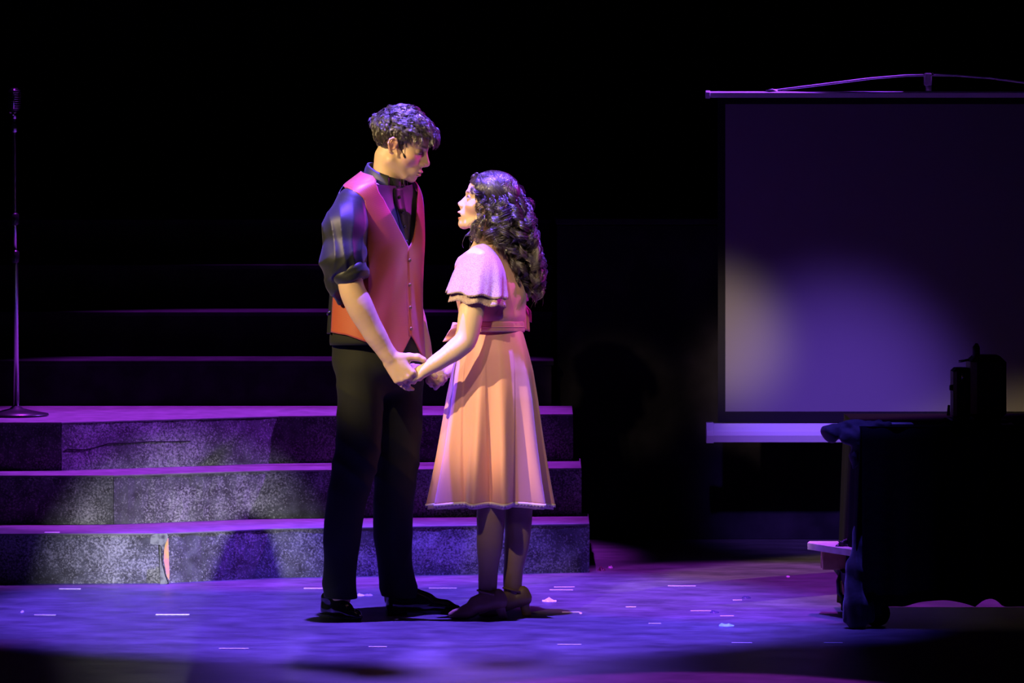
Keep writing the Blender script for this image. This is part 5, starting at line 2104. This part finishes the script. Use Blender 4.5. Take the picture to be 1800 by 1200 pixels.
def front_strands(n_):
    paths, radii = [], []
    t = np.linspace(0, 1, 14)
    for _ in range(n_):
        be = math.radians(rng.uniform(-62, 62))
        side = 1 if be >= 0 else -1
        v0 = np.array([84 * math.cos(be), 60 * math.sin(be), 27 + rng.uniform(-2, 8) - 18 * abs(math.sin(be))])
        vm = np.array([26.0, side * (30 + 40 * abs(math.sin(be))), 62.0])
        v1 = np.array([rng.uniform(-60, 5), side * 62.0, rng.uniform(-40, 12)])
        v = ((1 - t) ** 2)[:, None] * v0 + (2 * t * (1 - t))[:, None] * vm + (t ** 2)[:, None] * v1
        dv = v / np.linalg.norm(v, axis=1, keepdims=True)
        h = 5 + 7.5 * np.sin(np.minimum(t * 2.2, 1.57)) + rng.normal() * 1.3 + 2.2 * np.sin(t * 12 + be * 5) * t
        paths.append(CC + dv * (ray_skull(dv, WSK, CC) + h)[:, None])
        radii.append(np.interp(t, [0, 0.1, 0.9, 1], [0.4, 0.6, 0.6, 0.4]))
    return to_sculpt(np.array(paths), WF), np.array(radii) * hs


pp, rr_ = crown_strands(2800)
pf, rf_ = front_strands(1100)
pp, rr_ = np.concatenate([pp, pf]), np.concatenate([rr_, rf_])
V_, Q_ = strands_mesh('crown', pp, rr_, hair_m)
tag(add('crown_hair', mesh_np('crown_hair', to_world(V_), Q_, hair_m), whair), kind='stuff')


def ringlet(path, rad0, pitch, nstr, phase, sense, width):
    """bundle of strands wound round a centre line"""
    path = np.array([P(*p) for p in path])
    seg = np.linalg.norm(np.diff(path, axis=0), axis=1)
    s = np.concatenate([[0], np.cumsum(seg)])
    m = max(20, int(s[-1] / pitch * 10.5))
    tt = np.linspace(0, s[-1], m)
    c = np.stack([np.interp(tt, s, path[:, i]) for i in range(3)], 1)
    c = c + np.stack([np.sin(tt * 0.09 + phase), np.sin(tt * 0.07 + 2 * phase), 0 * tt], 1) * (3.2 * np.clip(tt / s[-1] * 3, 0, 1))[:, None]
    for _ in range(3):
        c[1:-1] = (c[:-2] + 2 * c[1:-1] + c[2:]) / 4
    tg = np.gradient(c, axis=0)
    tg /= np.linalg.norm(tg, axis=1, keepdims=True)
    a_ = np.cross(tg, [0.2, 1.0, 0.1])
    a_ /= np.linalg.norm(a_, axis=1, keepdims=True)
    b_ = np.cross(tg, a_)
    u = tt / s[-1]
    env = np.interp(u, [0, 0.15, 0.8, 1], [0.35, 1.0, 1.0, 0.55])
    out = []
    for i in range(nstr):
        q = (i / (nstr - 1) - 0.5)
        ang = phase + sense * 2 * math.pi * (tt / pitch) + rng.normal() * 0.16 + 0.2 * np.sin(u * rng.uniform(3, 9))
        r = rad0 * env * (1 + rng.normal() * 0.14 + 0.22 * np.sin(tt * 0.13 + phase * 3)) * (0.92 + 0.16 * math.cos(q * 3))
        p = c + a_ * (r * np.cos(ang))[:, None] + b_ * (r * np.sin(ang))[:, None]
        p = p + tg * (q * width) + rng.normal(size=3) * 0.35
        out.append(p)
    return out, m


curls = []
# (start, mid..., end) of each ringlet in photo pixels and depth
spec = []
# near-side face curls
spec += [([(836, 326, -34), (838, 338, -38), (845, 352, -40)], 6.5, 17), ([(846, 340, -40), (850, 356, -43), (846, 372, -43), (840, 386, -40)], 7, 20),
         ([(858, 345, -42), (862, 365, -46), (856, 385, -46), (846, 398, -42)], 8, 21), ([(850, 366, -44), (842, 384, -42), (834, 402, -36), (830, 414, -30)], 6.5, 19),
         ([(866, 352, -44), (872, 376, -47), (868, 398, -47), (860, 414, -44)], 8, 22), ([(878, 350, -42), (884, 376, -46), (880, 402, -46), (872, 424, -42)], 8, 22),
         ([(842, 396, -36), (840, 410, -34), (846, 424, -36)], 6, 16), ([(840, 388, -38), (830, 402, -34), (823, 412, -30)], 5, 15), ([(850, 400, -40), (842, 414, -38), (836, 420, -34)], 5, 15)]
# back and far curls in layers
for i in range(60):
    t = rng.uniform(0, 1)
    layer = rng.uniform(0, 1)
    d0 = rng.uniform(-42, 50)
    sx = 886 + 26 * t + rng.normal() * 3
    sy = 322 + 75 * layer
    sx = min(sx, 914 - 0.0008 * (sy - 350) ** 2)
    ex = 898 + 40 * t + rng.normal() * 5
    ey = 440 + 85 * rng.uniform(0.15, 1)
    if t < 0.3:
        ey = min(ey, 470)
    dd = d0 * 0.75 + 4
    mx1 = (sx * 0.62 + ex * 0.38) + 12 * t
    spec.append(([(sx, sy, d0), (mx1, sy + 0.36 * (ey - sy), d0 * 1.05), ((mx1 + ex) / 2 + 4, sy + 0.7 * (ey - sy), dd), (ex, ey, dd * 0.9)], rng.uniform(6.5, 9.5), rng.uniform(19, 26)))
# outer right silhouette curls down to the tips
for i in range(26):
    d0 = rng.uniform(-32, 40)
    o = rng.normal() * 4
    e = rng.uniform(470, 530)
    spec.append(([(914 + o, 352 + rng.uniform(-8, 20), d0), (925 + o, 392, d0), (931 + o, 430, d0 * 0.8), (942 + o, 470, d0 * 0.6), (942 + o * 0.8, e, d0 * 0.4)], rng.uniform(6.5, 9), rng.uniform(19, 25)))
# near-side middle mass
for i in range(26):
    x = rng.uniform(862, 905)
    y = rng.uniform(345, 385)
    d0 = -44 + max(0, x - 885) * 0.6
    ex = x + rng.uniform(-8, 14)
    spec.append(([(x, y, d0), (x + 4, y + 18, d0 - 2), ((x + ex) / 2 + 4, y + 36, d0 - 2), (ex, min(y + rng.uniform(48, 66), 428 + (x - 862) * 0.8), d0 + 2)], rng.uniform(6, 9), rng.uniform(18, 24)))
by_m = {}
for path, r0_, pitch in spec:
    st_, m_ = ringlet(path, r0_ * 1.15, pitch * 1.35, 23, rng.uniform(0, 6.28), rng.choice([-1, 1]), 13)
    by_m.setdefault(m_, []).extend(st_)
Vs, Qs, b0 = [], [], 0
for m_, st_ in by_m.items():
    arr = np.array(st_)
    ra = np.tile(np.interp(np.linspace(0, 1, m_), [0, 0.1, 0.9, 1], [0.2, 0.34, 0.32, 0.12]), (len(arr), 1))
    v_, q_ = strands_mesh('r', arr, ra, hair_m)
    Vs.append(v_)
    Qs.append(q_ + b0)
    b0 += len(v_)
tag(add('ringlets', mesh_np('ringlets', to_world(np.concatenate(Vs)), np.concatenate(Qs), hair_m), whair), kind='stuff')
# stray hairs that loosen the outline
fz = []
for i in range(420):
    k_ = rng.integers(len(spec))
    pth = np.array([P(*q) for q in spec[k_][0]])
    u0 = rng.uniform(0, len(pth) - 1.001)
    j_ = int(u0)
    c0 = pth[j_] + (pth[j_ + 1] - pth[j_]) * (u0 - j_)
    dr = rng.normal(size=3)
    dr /= np.linalg.norm(dr)
    t_ = np.linspace(0, 1, 9)
    up_ = np.array([0, 0, -1.0])
    cv = c0 + dr * (8 + 7 * np.sin(t_ * 2.6))[:, None] + up_ * (t_ * rng.uniform(8, 26))[:, None] + np.cross(dr, up_) * (5 * np.sin(t_ * rng.uniform(3, 8)))[:, None]
    fz.append(cv)
v_, q_ = strands_mesh('r', np.array(fz), np.full((len(fz), 9), 0.2), hair_m)
tag(add('stray_hairs', mesh_np('stray_hairs', to_world(v_), q_, hair_m), whair), kind='stuff')
# small forelock curl at the hairline
st_, m_ = ringlet([(833, 318, -4), (829, 312, -4), (831, 306, -2), (838, 305, 0)], 3.0, 9, 9, 0.3, 1, 4)
v_, q_ = strands_mesh('r', np.array(st_), np.full((len(st_), m_), 0.4), hair_m)
add('forelock', mesh_np('forelock', to_world(v_), q_, hair_m), whair)
children_to_world(woman)
